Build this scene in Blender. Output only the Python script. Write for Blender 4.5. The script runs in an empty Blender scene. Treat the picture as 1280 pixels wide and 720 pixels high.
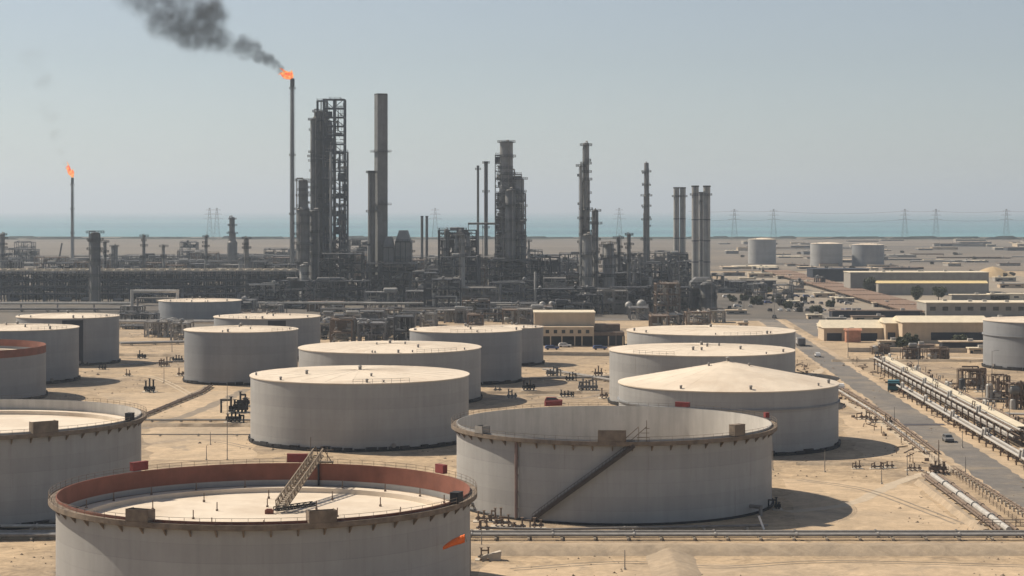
import bpy, bmesh, math, random
from mathutils import Vector, noise as mnoise

# ------------------------------------------------------------------ camera, world, sun, exposure
F, HC, Y0, CX = 2450.0, 55.0, 262.0, 640.0      # focal length in px of a 1280 px frame, eye height, horizon row, centre column
scene = bpy.context.scene
col = scene.collection
cam_data = bpy.data.cameras.new('camera')
cam = bpy.data.objects.new('camera', cam_data); col.objects.link(cam)
cam.location = (0, 0, HC); cam.rotation_euler = (math.radians(90), 0, 0)
cam_data.sensor_width = 36.0; cam_data.lens = 36.0 * F / 1280.0
cam_data.shift_y = (Y0 - 360.0) / 1280.0
cam_data.clip_start = 1.0; cam_data.clip_end = 200000.0
scene.camera = cam

SUN_EL = math.radians(45); SUN_AZ = math.radians(-61)     # azimuth from +Y towards +X
to_sun = Vector((math.sin(SUN_AZ) * math.cos(SUN_EL), math.cos(SUN_AZ) * math.cos(SUN_EL), math.sin(SUN_EL)))
world = bpy.data.worlds.new('World'); scene.world = world; world.use_nodes = True
wn = world.node_tree.nodes; wl = world.node_tree.links
wn.clear()
sky = wn.new('ShaderNodeTexSky'); sky.sky_type = 'NISHITA'; sky.sun_disc = False
sky.sun_elevation = SUN_EL; sky.sun_rotation = SUN_AZ
sky.altitude = 0; sky.air_density = 1.0; sky.dust_density = 0.25; sky.ozone_density = 1.0
hsv = wn.new('ShaderNodeHueSaturation'); hsv.inputs['Saturation'].default_value = 0.50; hsv.inputs['Hue'].default_value = 0.51
bg = wn.new('ShaderNodeBackground'); bg.inputs['Strength'].default_value = 0.062
wo = wn.new('ShaderNodeOutputWorld')
tint = wn.new('ShaderNodeMix'); tint.data_type = 'RGBA'; tint.blend_type = 'MULTIPLY'; tint.inputs['Factor'].default_value = 1.0; tint.inputs['B'].default_value = (0.925, 0.985, 1.04, 1)   # bluish dust in the whole sky
wl.new(sky.outputs[0], hsv.inputs['Color']); wl.new(hsv.outputs[0], tint.inputs['A']); wl.new(tint.outputs['Result'], bg.inputs[0]); wl.new(bg.outputs[0], wo.inputs[0])
sun_data = bpy.data.lights.new('sun', 'SUN'); sun_data.energy = 5.0; sun_data.angle = math.radians(0.6)
sun_data.color = (1.0, 0.88, 0.71)
sun = bpy.data.objects.new('sun', sun_data); col.objects.link(sun)
sun.rotation_euler = (-to_sun).to_track_quat('-Z', 'Y').to_euler(); sun.location = (-400, 200, 500)
scene.view_settings.view_transform = 'Standard'; scene.view_settings.look = 'None'
scene.view_settings.exposure = 0.36; scene.view_settings.gamma = 1.0; scene.view_settings.use_curve_mapping = False
scene.render.engine = 'CYCLES'
scene.cycles.use_denoising = True
scene.cycles.max_bounces = 5; scene.cycles.diffuse_bounces = 2; scene.cycles.glossy_bounces = 2
scene.cycles.transmission_bounces = 2; scene.cycles.volume_bounces = 0; scene.cycles.transparent_max_bounces = 8
scene.cycles.caustics_reflective = False; scene.cycles.caustics_refractive = False
scene.cycles.sample_clamp_indirect = 4.0
scene.cycles.volume_max_steps = 256

# ------------------------------------------------------------------ measuring helpers
def gd(py, z=0.0): return F * (HC - z) / (py - Y0)          # distance at which height z appears on row py
def xd(px, d): return (px - CX) * d / F
def zd(py, d): return HC - (py - Y0) * d / F
def G(px, py, z=0.0):
    d = gd(py, z); return Vector((xd(px, d), d, z))
def W(px, py, d): return Vector((xd(px, d), d, zd(py, d)))
def PX(v): return CX + F * v[0] / v[1]
R_ = random.Random(7)

# ------------------------------------------------------------------ materials
MATS = {}
def mat(name, c, rough=0.7, var=0.18, scale=0.6, metal=0.0, aniso=None, streak=0.0, bump=0.0, c2=None, bscale=None, courses=0.0, spec=0.3, dirt=None, mottle=0.0, stain=None, rust=0.0):
    if name in MATS: return MATS[name]
    m = bpy.data.materials.new(name); m.use_nodes = True
    nt = m.node_tree; N = nt.nodes; L = nt.links
    b = N['Principled BSDF']; b.inputs['Roughness'].default_value = rough; b.inputs['Metallic'].default_value = metal
    b.inputs['Specular IOR Level'].default_value = spec
    geo = N.new('ShaderNodeNewGeometry')
    n1 = N.new('ShaderNodeTexNoise'); n1.inputs['Scale'].default_value = scale; n1.inputs['Detail'].default_value = 5
    n1.inputs['Roughness'].default_value = 0.62
    if aniso:
        va = N.new('ShaderNodeVectorMath'); va.operation = 'MULTIPLY'; va.inputs[1].default_value = aniso
        L.new(geo.outputs['Position'], va.inputs[0]); L.new(va.outputs[0], n1.inputs['Vector'])
    else: L.new(geo.outputs['Position'], n1.inputs['Vector'])
    ramp = N.new('ShaderNodeValToRGB')
    lo = tuple(x * (1 - var) for x in c) if c2 is None else c2
    hi = tuple(min(1, x * (1 + var)) for x in c) if c2 is None else c
    ramp.color_ramp.elements[0].position = 0.32; ramp.color_ramp.elements[1].position = 0.68
    ramp.color_ramp.elements[0].color = (*lo, 1); ramp.color_ramp.elements[1].color = (*hi, 1)
    L.new(n1.outputs['Fac'], ramp.inputs['Fac'])
    out = ramp.outputs['Color']
    def mul(out, fac_socket, lo_, hi_):
        mr = N.new('ShaderNodeMapRange'); mr.inputs['From Min'].default_value = 0.35; mr.inputs['From Max'].default_value = 0.65
        mr.inputs['To Min'].default_value = lo_; mr.inputs['To Max'].default_value = hi_
        L.new(fac_socket, mr.inputs['Value'])
        mx = N.new('ShaderNodeMix'); mx.data_type = 'RGBA'; mx.blend_type = 'MULTIPLY'; mx.inputs['Factor'].default_value = 1.0
        L.new(out, mx.inputs['A']); L.new(mr.outputs[0], mx.inputs['B']); return mx.outputs['Result']
    if streak > 0:
        vm = N.new('ShaderNodeVectorMath'); vm.operation = 'MULTIPLY'; vm.inputs[1].default_value = (0.7, 0.7, 0.05)
        L.new(geo.outputs['Position'], vm.inputs[0])
        n2 = N.new('ShaderNodeTexNoise'); n2.inputs['Scale'].default_value = 0.9; n2.inputs['Detail'].default_value = 6
        n2.inputs['Roughness'].default_value = 0.7
        L.new(vm.outputs[0], n2.inputs['Vector']); out = mul(out, n2.outputs['Fac'], 1 - streak, 1.0)
    if rust > 0:                                              # thin brown runs down the plates
        vr = N.new('ShaderNodeVectorMath'); vr.operation = 'MULTIPLY'; vr.inputs[1].default_value = (1.1, 1.1, 0.045); L.new(geo.outputs['Position'], vr.inputs[0])
        nr = N.new('ShaderNodeTexNoise'); nr.inputs['Scale'].default_value = 1.0; nr.inputs['Detail'].default_value = 4; nr.inputs['Roughness'].default_value = 0.8; L.new(vr.outputs[0], nr.inputs['Vector'])
        mr = N.new('ShaderNodeMapRange'); mr.inputs['From Min'].default_value = 0.60; mr.inputs['From Max'].default_value = 0.74; mr.inputs['To Max'].default_value = rust; L.new(nr.outputs['Fac'], mr.inputs['Value'])
        mx = N.new('ShaderNodeMix'); mx.data_type = 'RGBA'; L.new(mr.outputs[0], mx.inputs['Factor']); L.new(out, mx.inputs['A']); mx.inputs['B'].default_value = (0.13, 0.095, 0.07, 1); out = mx.outputs['Result']
    if courses > 0:
        sep = N.new('ShaderNodeSeparateXYZ'); L.new(geo.outputs['Position'], sep.inputs[0])
        fl = N.new('ShaderNodeMath'); fl.operation = 'DIVIDE'; fl.inputs[1].default_value = 2.4; L.new(sep.outputs['Z'], fl.inputs[0])
        ff = N.new('ShaderNodeMath'); ff.operation = 'FLOOR'; L.new(fl.outputs[0], ff.inputs[0])
        wnz = N.new('ShaderNodeTexWhiteNoise'); wnz.noise_dimensions = '1D'; L.new(ff.outputs[0], wnz.inputs['W'])
        out = mul(out, wnz.outputs['Value'], 1 - courses, 1.0)
        fr = N.new('ShaderNodeMath'); fr.operation = 'FRACT'; L.new(fl.outputs[0], fr.inputs[0])
        pk = N.new('ShaderNodeMath'); pk.operation = 'GREATER_THAN'; pk.inputs[1].default_value = 0.035; L.new(fr.outputs[0], pk.inputs[0])
        out = mul(out, pk.outputs[0], 1 - courses * 1.6, 1.0)
    if dirt is not None:
        n3 = N.new('ShaderNodeTexNoise'); n3.inputs['Scale'].default_value = scale * 0.22; n3.inputs['Detail'].default_value = 7
        n3.inputs['Roughness'].default_value = 0.68; n3.inputs['Distortion'].default_value = 0.6
        L.new(geo.outputs['Position'], n3.inputs['Vector'])
        mr = N.new('ShaderNodeMapRange'); mr.inputs['From Min'].default_value = 0.46; mr.inputs['From Max'].default_value = 0.66
        L.new(n3.outputs['Fac'], mr.inputs['Value'])
        mx = N.new('ShaderNodeMix'); mx.data_type = 'RGBA'; L.new(mr.outputs[0], mx.inputs['Factor'])
        L.new(out, mx.inputs['A']); mx.inputs['B'].default_value = (*dirt, 1); out = mx.outputs['Result']
    if stain is not None:
        for sc_, lo_, hi_, am in ((0.075, 0.56, 0.66, 0.85), (0.5, 0.62, 0.70, 0.6)):
            n5 = N.new('ShaderNodeTexNoise'); n5.inputs['Scale'].default_value = sc_; n5.inputs['Detail'].default_value = 8; n5.inputs['Roughness'].default_value = 0.72; n5.inputs['Distortion'].default_value = 0.8
            L.new(geo.outputs['Position'], n5.inputs['Vector']); mr = N.new('ShaderNodeMapRange'); mr.inputs['From Min'].default_value = lo_; mr.inputs['From Max'].default_value = hi_; mr.inputs['To Max'].default_value = am; L.new(n5.outputs['Fac'], mr.inputs['Value'])
            mx = N.new('ShaderNodeMix'); mx.data_type = 'RGBA'; L.new(mr.outputs[0], mx.inputs['Factor']); L.new(out, mx.inputs['A']); mx.inputs['B'].default_value = (*stain, 1); out = mx.outputs['Result']
    if mottle > 0:
        for sc_, am in ((0.22, mottle), (0.9, mottle * 0.6)):
            n4 = N.new('ShaderNodeTexNoise'); n4.inputs['Scale'].default_value = sc_; n4.inputs['Detail'].default_value = 6; n4.inputs['Roughness'].default_value = 0.7; n4.inputs['Distortion'].default_value = 1.2
            L.new(geo.outputs['Position'], n4.inputs['Vector']); out = mul(out, n4.outputs['Fac'], 1 - am, 1.0 + am * 0.25)
    L.new(out, b.inputs['Base Color'])
    if bump > 0:
        nb = N.new('ShaderNodeTexNoise'); nb.inputs['Scale'].default_value = bscale or scale * 6; nb.inputs['Detail'].default_value = 6
        L.new(geo.outputs['Position'], nb.inputs['Vector'])
        bm_ = N.new('ShaderNodeBump'); bm_.inputs['Strength'].default_value = 0.6; bm_.inputs['Distance'].default_value = bump
        L.new(nb.outputs['Fac'], bm_.inputs['Height']); L.new(bm_.outputs[0], b.inputs['Normal'])
    MATS[name] = m; return m

M_PAINT = mat('tank_paint', (0.345, 0.342, 0.337), 0.55, 0.08, 0.10, rust=0.35, streak=0.12, courses=0.07, bump=0.02, bscale=0.5)
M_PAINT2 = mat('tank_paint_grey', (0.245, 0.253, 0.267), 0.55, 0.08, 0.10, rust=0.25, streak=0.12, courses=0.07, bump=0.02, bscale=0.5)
M_ROOF = mat('roof_paint', (0.66, 0.57, 0.46), 0.65, 0.08, 0.25, dirt=(0.54, 0.445, 0.345), bump=0.02)
M_FROOF = mat('floating_roof_paint', (0.66, 0.575, 0.47), 0.65, 0.07, 0.3, dirt=(0.55, 0.46, 0.36), bump=0.03)
M_INNER = mat('inner_wall', (0.48, 0.46, 0.43), 0.6, 0.08, 0.2, streak=0.2)
M_ORANGE = mat('red_oxide', (0.20, 0.076, 0.052), 0.8, 0.18, 0.3, streak=0.12)
M_GIRD = mat('girder_dusty', (0.19, 0.15, 0.115), 0.85, 0.3, 0.7, streak=0.15)
M_RED = mat('red_box_paint', (0.17, 0.03, 0.028), 0.7, 0.15, 1.0)
M_STEEL = mat('dark_steel', (0.055, 0.058, 0.065), 0.6, 0.25, 0.5)  # base colour kept dark to carry the shade of the backlit plant
M_STEEL2 = mat('grey_steel', (0.15, 0.15, 0.155), 0.6, 0.25, 0.4, streak=0.1)
M_STEEL3 = mat('blue_steel', (0.06, 0.07, 0.085), 0.6, 0.25, 0.4)  # dark bluish base, again with the backlit shade put into it
M_COL = mat('column_grey', (0.25, 0.247, 0.24), 0.5, 0.14, 0.25, streak=0.22)
M_COL2 = mat('column_dark', (0.15, 0.15, 0.148), 0.5, 0.16, 0.25, streak=0.22)
M_COL3 = mat('column_silver', (0.36, 0.35, 0.33), 0.45, 0.12, 0.25, streak=0.2)
M_PIPE = mat('pipe_silver', (0.42, 0.40, 0.37), 0.5, 0.15, 0.8)
M_PIPE2 = mat('pipe_grey', (0.22, 0.205, 0.19), 0.6, 0.2, 0.8)
M_PIPE3 = mat('pipe_brown', (0.17, 0.125, 0.095), 0.75, 0.2, 0.8)
M_DARK = mat('near_black', (0.025, 0.025, 0.028), 0.8, 0.2, 0.8)
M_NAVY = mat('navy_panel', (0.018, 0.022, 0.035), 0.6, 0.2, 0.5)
M_CONC = mat('concrete', (0.46, 0.41, 0.34), 0.85, 0.14, 0.5, bump=0.03)
M_SAND = mat('sand', (0.53, 0.395, 0.255), 0.95, 0.10, 0.06, c2=(0.43, 0.325, 0.215), dirt=(0.30, 0.235, 0.17), bump=0.3, bscale=0.35, mottle=0.36, stain=(0.175, 0.145, 0.115))
M_PALE = mat('pale_sand', (0.58, 0.44, 0.295), 0.95, 0.10, 0.09, c2=(0.48, 0.365, 0.245), bump=0.12, bscale=0.6, dirt=(0.38, 0.30, 0.215), mottle=0.22, stain=(0.32, 0.26, 0.195))
M_BERM = mat('berm_earth', (0.42, 0.33, 0.235), 0.95, 0.1, 0.15, c2=(0.33, 0.265, 0.195), bump=0.2, bscale=0.8, mottle=0.2)
M_PLANT = mat('plant_ground', (0.12, 0.105, 0.09), 0.95, 0.2, 0.03, c2=(0.07, 0.065, 0.06), dirt=(0.17, 0.145, 0.115))
M_ASPH = mat('asphalt', (0.185, 0.168, 0.152), 0.85, 0.12, 0.12, c2=(0.145, 0.135, 0.127), dirt=(0.27, 0.23, 0.185), mottle=0.2, stain=(0.27, 0.225, 0.17))
M_LINE = mat('road_paint', (0.65, 0.62, 0.55), 0.8, 0.15, 1.0)
M_TAN = mat('tan_wall', (0.50, 0.40, 0.29), 0.85, 0.08, 0.3, streak=0.1)
M_CREAM = mat('cream_roof', (0.66, 0.58, 0.44), 0.7, 0.08, 0.3, streak=0.08)
M_GREYW = mat('grey_wall', (0.30, 0.28, 0.25), 0.8, 0.1, 0.3, streak=0.1)
M_YEL = mat('yellow_cladding', (0.68, 0.54, 0.28), 0.7, 0.1, 0.5)
M_GLASS = mat('dark_glass', (0.02, 0.025, 0.03), 0.15, 0.1, 0.5, spec=0.5)
M_WHITE = mat('white_paint', (0.72, 0.71, 0.69), 0.4, 0.06, 0.8)
M_BLUE = mat('blue_paint', (0.05, 0.08, 0.20), 0.4, 0.1, 0.8)
M_TEAL = mat('teal_paint', (0.02, 0.10, 0.12), 0.45, 0.12, 0.8)
M_TYRE = mat('tyre_rubber', (0.02, 0.02, 0.02), 0.9, 0.1, 2.0)
M_LEAF = mat('leaf', (0.07, 0.08, 0.045), 0.8, 0.35, 0.7)
M_BARK = mat('bark', (0.10, 0.075, 0.055), 0.9, 0.2, 1.0)
M_SOCK = mat('orange_fabric', (0.85, 0.17, 0.03), 0.7, 0.1, 2.0)
M_ROCK = mat('rubble', (0.20, 0.16, 0.12), 0.95, 0.35, 0.4)

# ------------------------------------------------------------------ mesh builder
class MB:
    def __init__(s): s.v = []; s.f = []
    def add(s, vs, fs):
        o = len(s.v); s.v += [tuple(v) for v in vs]; s.f += [tuple(i + o for i in f) for f in fs]; return s
    def box(s, cx, cy, cz, sx, sy, sz, rz=0.0):
        c, q = math.cos(rz), math.sin(rz); vs = []
        for dz in (-.5, .5):
            for dx, dy in ((-.5, -.5), (.5, -.5), (.5, .5), (-.5, .5)):
                a, b = dx * sx, dy * sy; vs.append((cx + a * c - b * q, cy + a * q + b * c, cz + dz * sz))
        return s.add(vs, [(3, 2, 1, 0), (4, 5, 6, 7), (0, 1, 5, 4), (1, 2, 6, 5), (2, 3, 7, 6), (3, 0, 4, 7)])
    def bar(s, p, q, w, h=None):
        p, q = Vector(p), Vector(q); h = h or w; t = (q - p)
        if t.length < 1e-6: return s
        t.normalize(); up = Vector((0, 0, 1)) if abs(t.z) < 0.95 else Vector((1, 0, 0))
        a = t.cross(up).normalized() * w / 2; b = a.cross(t).normalized() * h / 2
        vs = [p - a - b, p + a - b, p + a + b, p - a + b, q - a - b, q + a - b, q + a + b, q - a + b]
        return s.add(vs, [(0, 1, 2, 3), (7, 6, 5, 4), (0, 4, 5, 1), (1, 5, 6, 2), (2, 6, 7, 3), (3, 7, 4, 0)])
    def tube(s, p, q, r, n=8, r2=None):
        p, q = Vector(p), Vector(q); r2 = r if r2 is None else r2; t = (q - p)
        if t.length < 1e-6: return s
        t.normalize(); up = Vector((0, 0, 1)) if abs(t.z) < 0.95 else Vector((1, 0, 0))
        a = t.cross(up).normalized(); b = t.cross(a).normalized()
        vs = []
        for i in range(n):
            u = a * math.cos(2 * math.pi * i / n) + b * math.sin(2 * math.pi * i / n); vs.append(p + u * r)
        for i in range(n):
            u = a * math.cos(2 * math.pi * i / n) + b * math.sin(2 * math.pi * i / n); vs.append(q + u * r2)
        fs = [(i, i + n, (i + 1) % n + n, (i + 1) % n) for i in range(n)]
        fs += [tuple(range(n)), tuple(range(2 * n - 1, n - 1, -1))]
        return s.add(vs, fs)
    def path(s, pts, r, n=8):
        for i in range(len(pts) - 1): s.tube(pts[i], pts[i + 1], r, n)
        return s
    def lathe(s, prof, n=24, c=(0, 0, 0), a0=0.0, a1=2 * math.pi, capb=False, capt=False):
        full = abs(a1 - a0 - 2 * math.pi) < 1e-6; m = n if full else n + 1; vs = []
        for r, z in prof:
            for i in range(m):
                a = a0 + (a1 - a0) * i / n; vs.append((c[0] + r * math.cos(a), c[1] + r * math.sin(a), c[2] + z))
        fs = []
        for j in range(len(prof) - 1):
            for i in range(n):
                k = (i + 1) % m if full else i + 1
                fs.append((j * m + i, j * m + k, (j + 1) * m + k, (j + 1) * m + i))
        if capb: fs.append(tuple(range(m - 1, -1, -1)))
        if capt: fs.append(tuple((len(prof) - 1) * m + i for i in range(m)))
        return s.add(vs, fs)
    def ring(s, r0, r1, z0, z1, n=48, c=(0, 0, 0), a0=0.0, a1=2 * math.pi):
        return s.lathe([(r0, z0), (r1, z0), (r1, z1), (r0, z1), (r0, z0)], n, c, a0, a1)
    def drum(s, p, q, r, n=14):
        p, q = Vector(p), Vector(q); t = (q - p); L = t.length; t.normalize()
        up = Vector((0, 0, 1)) if abs(t.z) < 0.95 else Vector((1, 0, 0))
        a = t.cross(up).normalized(); b = t.cross(a).normalized(); vs = []
        prof = [(-0.45 * r, 0.05 * r), (-0.38 * r, 0.5 * r), (-0.2 * r, 0.85 * r), (0, r), (L, r), (L + 0.2 * r, 0.85 * r), (L + 0.38 * r, 0.5 * r), (L + 0.45 * r, 0.05 * r)]
        for x, rr in prof:
            for i in range(n):
                vs.append(p + t * x + (a * math.cos(2 * math.pi * i / n) + b * math.sin(2 * math.pi * i / n)) * rr)
        fs = [(j * n + i, (j + 1) * n + i, (j + 1) * n + (i + 1) % n, j * n + (i + 1) % n) for j in range(len(prof) - 1) for i in range(n)]
        fs += [tuple(range(n)), tuple(range(len(prof) * n - 1, (len(prof) - 1) * n - 1, -1))]
        return s.add(vs, fs)
    def build(s, name, m, parent=None, smooth=True, kind=None):
        me = bpy.data.meshes.new(name); me.from_pydata(s.v, [], s.f); me.materials.append(m)
        if smooth:
            me.polygons.foreach_set('use_smooth', [True] * len(me.polygons))
            me.set_sharp_from_angle(angle=math.radians(34))
        me.update()
        o = bpy.data.objects.new(name, me); col.objects.link(o)
        if parent is not None: o.parent = parent
        if kind: o['kind'] = kind
        return o

def tag(o, label, cat, group=None, kind=None):
    o['label'] = label; o['category'] = cat; o['kind'] = kind or 'thing'
    if group: o['group'] = group
    return o
def thing(name, label, cat, loc, group=None, rz=0.0):
    o = bpy.data.objects.new(name, None); o.empty_display_size = 1.0; col.objects.link(o)
    o.location = loc; o.rotation_euler = (0, 0, rz)
    return tag(o, label, cat, group)
def copy_tree(o, parent=None):
    c = o.copy(); col.objects.link(c); c.parent = parent
    for ch in list(o.children): copy_tree(ch, c)
    return c
ORD = ['first', 'second', 'third', 'fourth', 'fifth', 'sixth', 'seventh', 'eighth', 'ninth', 'tenth', 'eleventh', 'twelfth', 'thirteenth',
       'fourteenth', 'fifteenth', 'sixteenth', 'seventeenth', 'eighteenth', 'nineteenth', 'twentieth']
AUTO = {}
def auto(o, phrase):           # labels of look-alikes get their place in the row at the end of the script
    AUTO.setdefault(phrase, []).append(o); return o
ZONES = [(100, 'below the left flare'), (215, 'around the squat dark column'), (360, 'left of the tall flare'), (455, 'round the lattice tower'),
         (535, 'at the tall square stack'), (612, 'by the thin twin stacks'), (692, 'at the stepped tower'), (785, 'round the tall paired columns'),
         (845, 'below the slim lone stack'), (935, 'by the row of chimneys'), (1400, 'by the low sheds')]
def zone(px):
    for a, b in ZONES:
        if px < a: return b

# ------------------------------------------------------------------ the setting
def sheet(name, pts, z, m, label, cat, kind='structure'):
    mb = MB(); mb.add([(p[0], p[1], z) for p in pts], [tuple(range(len(pts)))])
    return tag(mb.build(name, m, smooth=False), label, cat, kind=kind)
sheet('ground', [(-60000, -300), (60000, -300), (60000, 60000), (-60000, 60000)], 0.0, M_SAND, 'pale sandy desert ground under the whole plant', 'ground')
M_FIELD = mat('salt_flat', (0.20, 0.165, 0.13), 0.95, 0.15, 1.0, aniso=(0.0007, 0.0042, 0), c2=(0.09, 0.082, 0.074), mottle=0.0)
sheet('salt_flat', [(-9000, 1750), (9000, 1750), (9000, 4600), (-9000, 4600)], 0.30, M_FIELD, 'banded tan salt flat between the plant and the sea', 'terrain')
# darker oil-stained ground of the process area
mb = MB(); rr = random.Random(3); top = []; bot = []
for i in range(41):
    u = i / 40; x = -1000 + u * 1160
    bot.append((x, 905 + rr.uniform(-14, 14) + (70 if x > -60 else 0), 0.10)); top.append((x, 1790 + rr.uniform(-60, 60), 0.10))
mb.add(bot + top, [(i, i + 1, 42 + i, 41 + i) for i in range(40)])
tag(mb.build('plant_ground', M_PLANT, smooth=False), 'grey oil-stained gravel ground beneath the process units', 'ground', kind='structure')
# the sea: a teal sheet beyond an uneven shore
m = bpy.data.materials.new('sea_water'); m.use_nodes = True; MATS['sea'] = m
b = m.node_tree.nodes['Principled BSDF']; N = m.node_tree.nodes; L = m.node_tree.links
b.inputs['Roughness'].default_value = 0.35
geo = N.new('ShaderNodeNewGeometry'); vm = N.new('ShaderNodeVectorMath'); vm.operation = 'MULTIPLY'; vm.inputs[1].default_value = (0.00035, 0.0012, 1)
nz = N.new('ShaderNodeTexNoise'); nz.inputs['Scale'].default_value = 1.0; nz.inputs['Detail'].default_value = 4
rp = N.new('ShaderNodeValToRGB'); rp.color_ramp.elements[0].color = (0.045, 0.15, 0.19, 1); rp.color_ramp.elements[1].color = (0.10, 0.27, 0.29, 1)
rp.color_ramp.elements[0].position = 0.35; rp.color_ramp.elements[1].position = 0.65
L.new(geo.outputs['Position'], vm.inputs[0]); L.new(vm.outputs[0], nz.inputs['Vector']); L.new(nz.outputs['Fac'], rp.inputs['Fac']); L.new(rp.outputs[0], b.inputs['Base Color'])
nb = N.new('ShaderNodeTexNoise'); nb.inputs['Scale'].default_value = 0.05; bp = N.new('ShaderNodeBump'); bp.inputs['Distance'].default_value = 0.6
L.new(geo.outputs['Position'], nb.inputs['Vector']); L.new(nb.outputs['Fac'], bp.inputs['Height']); L.new(bp.outputs[0], b.inputs['Normal'])
M_SEA = m
rr = random.Random(11); mb = MB(); near = []
for i in range(81):
    x = -8000 + 200 * i; near.append((x, 3900 + 160 * mnoise.noise(Vector((x * 0.0012, 3.1, 0))) + rr.uniform(-12, 12), 0.8))
vs = [(-60000, 4200, 0.8)] + near + [(60000, 4200, 0.8), (60000, 60000, 0.8), (-60000, 60000, 0.8)]
mb.add(vs, [tuple(range(len(vs)))])
tag(mb.build('sea', M_SEA, smooth=False), 'calm teal sea stretching to the hazy horizon', 'sea', kind='structure')
# dark scrub and low works along the shore
mb = MB(); rr = random.Random(5)
for i in range(900):
    x = rr.uniform(-3000, 3000); y = 3640 + rr.uniform(-60, 120); h = rr.choice((1.0, 1.6, 2.2, 3.0, 5.0)) * rr.uniform(0.6, 1.1); w = rr.uniform(8, 40)
    mb.add([(x - w, y - 3, 0.3), (x + w, y - 3, 0.3), (x + w * 0.6, y, h), (x - w * 0.5, y, h * 0.9), (x - w, y + 4, 0.3), (x + w, y + 4, 0.3)],
           [(0, 1, 2, 3), (3, 2, 5, 4), (0, 3, 4), (1, 5, 2)])
tag(mb.build('shore_scrub', mat('scrub', (0.055, 0.06, 0.045), 0.95, 0.3, 0.02), smooth=False), 'dark strip of low scrub along the shoreline', 'scrub', kind='stuff')

def berm(name, pts, wb, wt, h, m, label, cat='berm', parent=None, seed=1, step=1.2, kind='structure', z0=-0.05):
    mb = MB(); prof = [(-wb / 2, z0), (-wt / 2, h), (wt / 2, h), (wb / 2, z0)]; rings = []
    P = [Vector((p[0], p[1])) for p in pts]; fine = []
    for i in range(len(P) - 1):
        n = max(1, int((P[i + 1] - P[i]).length / step))
        fine += [P[i].lerp(P[i + 1], k / n) for k in range(n)]
    fine.append(P[-1])
    for i, p in enumerate(fine):
        t = (fine[min(i + 1, len(fine) - 1)] - fine[max(i - 1, 0)]).normalized(); nrm = Vector((t.y, -t.x))
        for o, z in prof:
            j = mnoise.noise(Vector((p.x * 0.3, p.y * 0.3, seed + o))) * 0.30 * min(1.0, wb / 3) + mnoise.noise(Vector((p.x * 1.1, p.y * 1.1, seed + 2 * o))) * 0.14 * min(1.0, wb / 3)
            q = p + nrm * (o + j); mb.v.append((q.x, q.y, z + (j * 0.8 if z > 0 else 0)))
    for i in range(len(fine) - 1):
        for k in range(3): a = i * 4 + k; mb.f.append((a, a + 4, a + 5, a + 1))
    mb.f += [(0, 1, 2, 3), tuple(len(mb.v) - k for k in (1, 2, 3, 4))]
    return tag(mb.build(name, m, parent), label, cat, kind=kind)
# earth bunds round the tanks
dB = gd(690)
berm('bund', [(-8, dB), (130, dB)], 7.5, 2.4, 1.25, M_BERM, 'long earth bund along the near edge of the tank yard', seed=1)
berm('bund', [(xd(838, dB) - 0.3, dB - 0.5), (xd(846, 285), 262)], 8.0, 0.7, 1.0, M_BERM, 'short earth bund running out towards the bottom of the picture', seed=2)
berm('bund', [(xd(-30, 500), 497), (xd(345, 497), 497)], 2.6, 0.8, 0.8, M_BERM, 'low bund between the left tanks and the white domed tank', seed=4)
berm('bund', [(xd(972, 452), 423), (xd(1165, 423), 420)], 2.4, 0.7, 0.55, M_BERM, 'low pale bund right of the peaked tank shadow', seed=5)
berm('bund', [G(1150, 604).xy, G(1232, 668).xy], 2.6, 0.9, 0.9, M_BERM, 'pale bund slanting beside the diagonal pipe trench', seed=6)
berm('bund', [G(150, 445).xy, G(232, 446).xy], 3.0, 1.0, 0.9, M_BERM, 'low bund behind the far left tanks', seed=7)
berm('bund', [G(590, 492).xy, G(760, 492).xy], 2.5, 0.8, 0.7, M_BERM, 'low bund behind the open grey tank', seed=8)
berm('bund', [G(1040, 452).xy, G(1236, 452).xy], 3.0, 1.0, 0.8, M_BERM, 'low bund beside the far right tank', seed=9)
# paler, disturbed sand patches
def patch(pts, z, m, label, seed=0, n=10, jit=0.02, cat='ground'):
    rr = random.Random(seed); out = []
    for i in range(len(pts)):
        a, b_ = Vector(pts[i]), Vector(pts[(i + 1) % len(pts)])
        for k in range(n):
            p = a.lerp(b_, k / n); L_ = (b_ - a).length
            out.append((p.x + rr.uniform(-jit, jit) * L_, p.y + rr.uniform(-jit, jit) * L_))
    return sheet('sand_patch', out, z, m, label, cat)
patch([G(980, 598).xy, G(1140, 606).xy, G(1215, 664).xy, G(1000, 664).xy], 0.012, M_PALE, 'smooth pale sand in front of the peaked tank', 1)
patch([G(600, 705).xy, G(1300, 705).xy, G(1300, 790).xy, G(600, 790).xy], 0.012, M_PALE, 'smooth pale sand at the bottom edge of the picture', 2)
patch([G(1048, 520).xy, G(1105, 515).xy, G(1185, 580).xy, G(1075, 572).xy], 0.016, M_PALE, 'pale scraped sand beside the road', 3)
patch([G(180, 532).xy, G(312, 534).xy, G(316, 575).xy, G(190, 575).xy], 0.012, M_PALE, 'bare pale sand left of the white domed tank', 4)
patch([G(120, 492).xy, G(300, 488).xy, G(310, 520).xy, G(180, 522).xy], 0.012, M_PALE, 'pale sand beyond the near left tank', 5)

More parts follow.
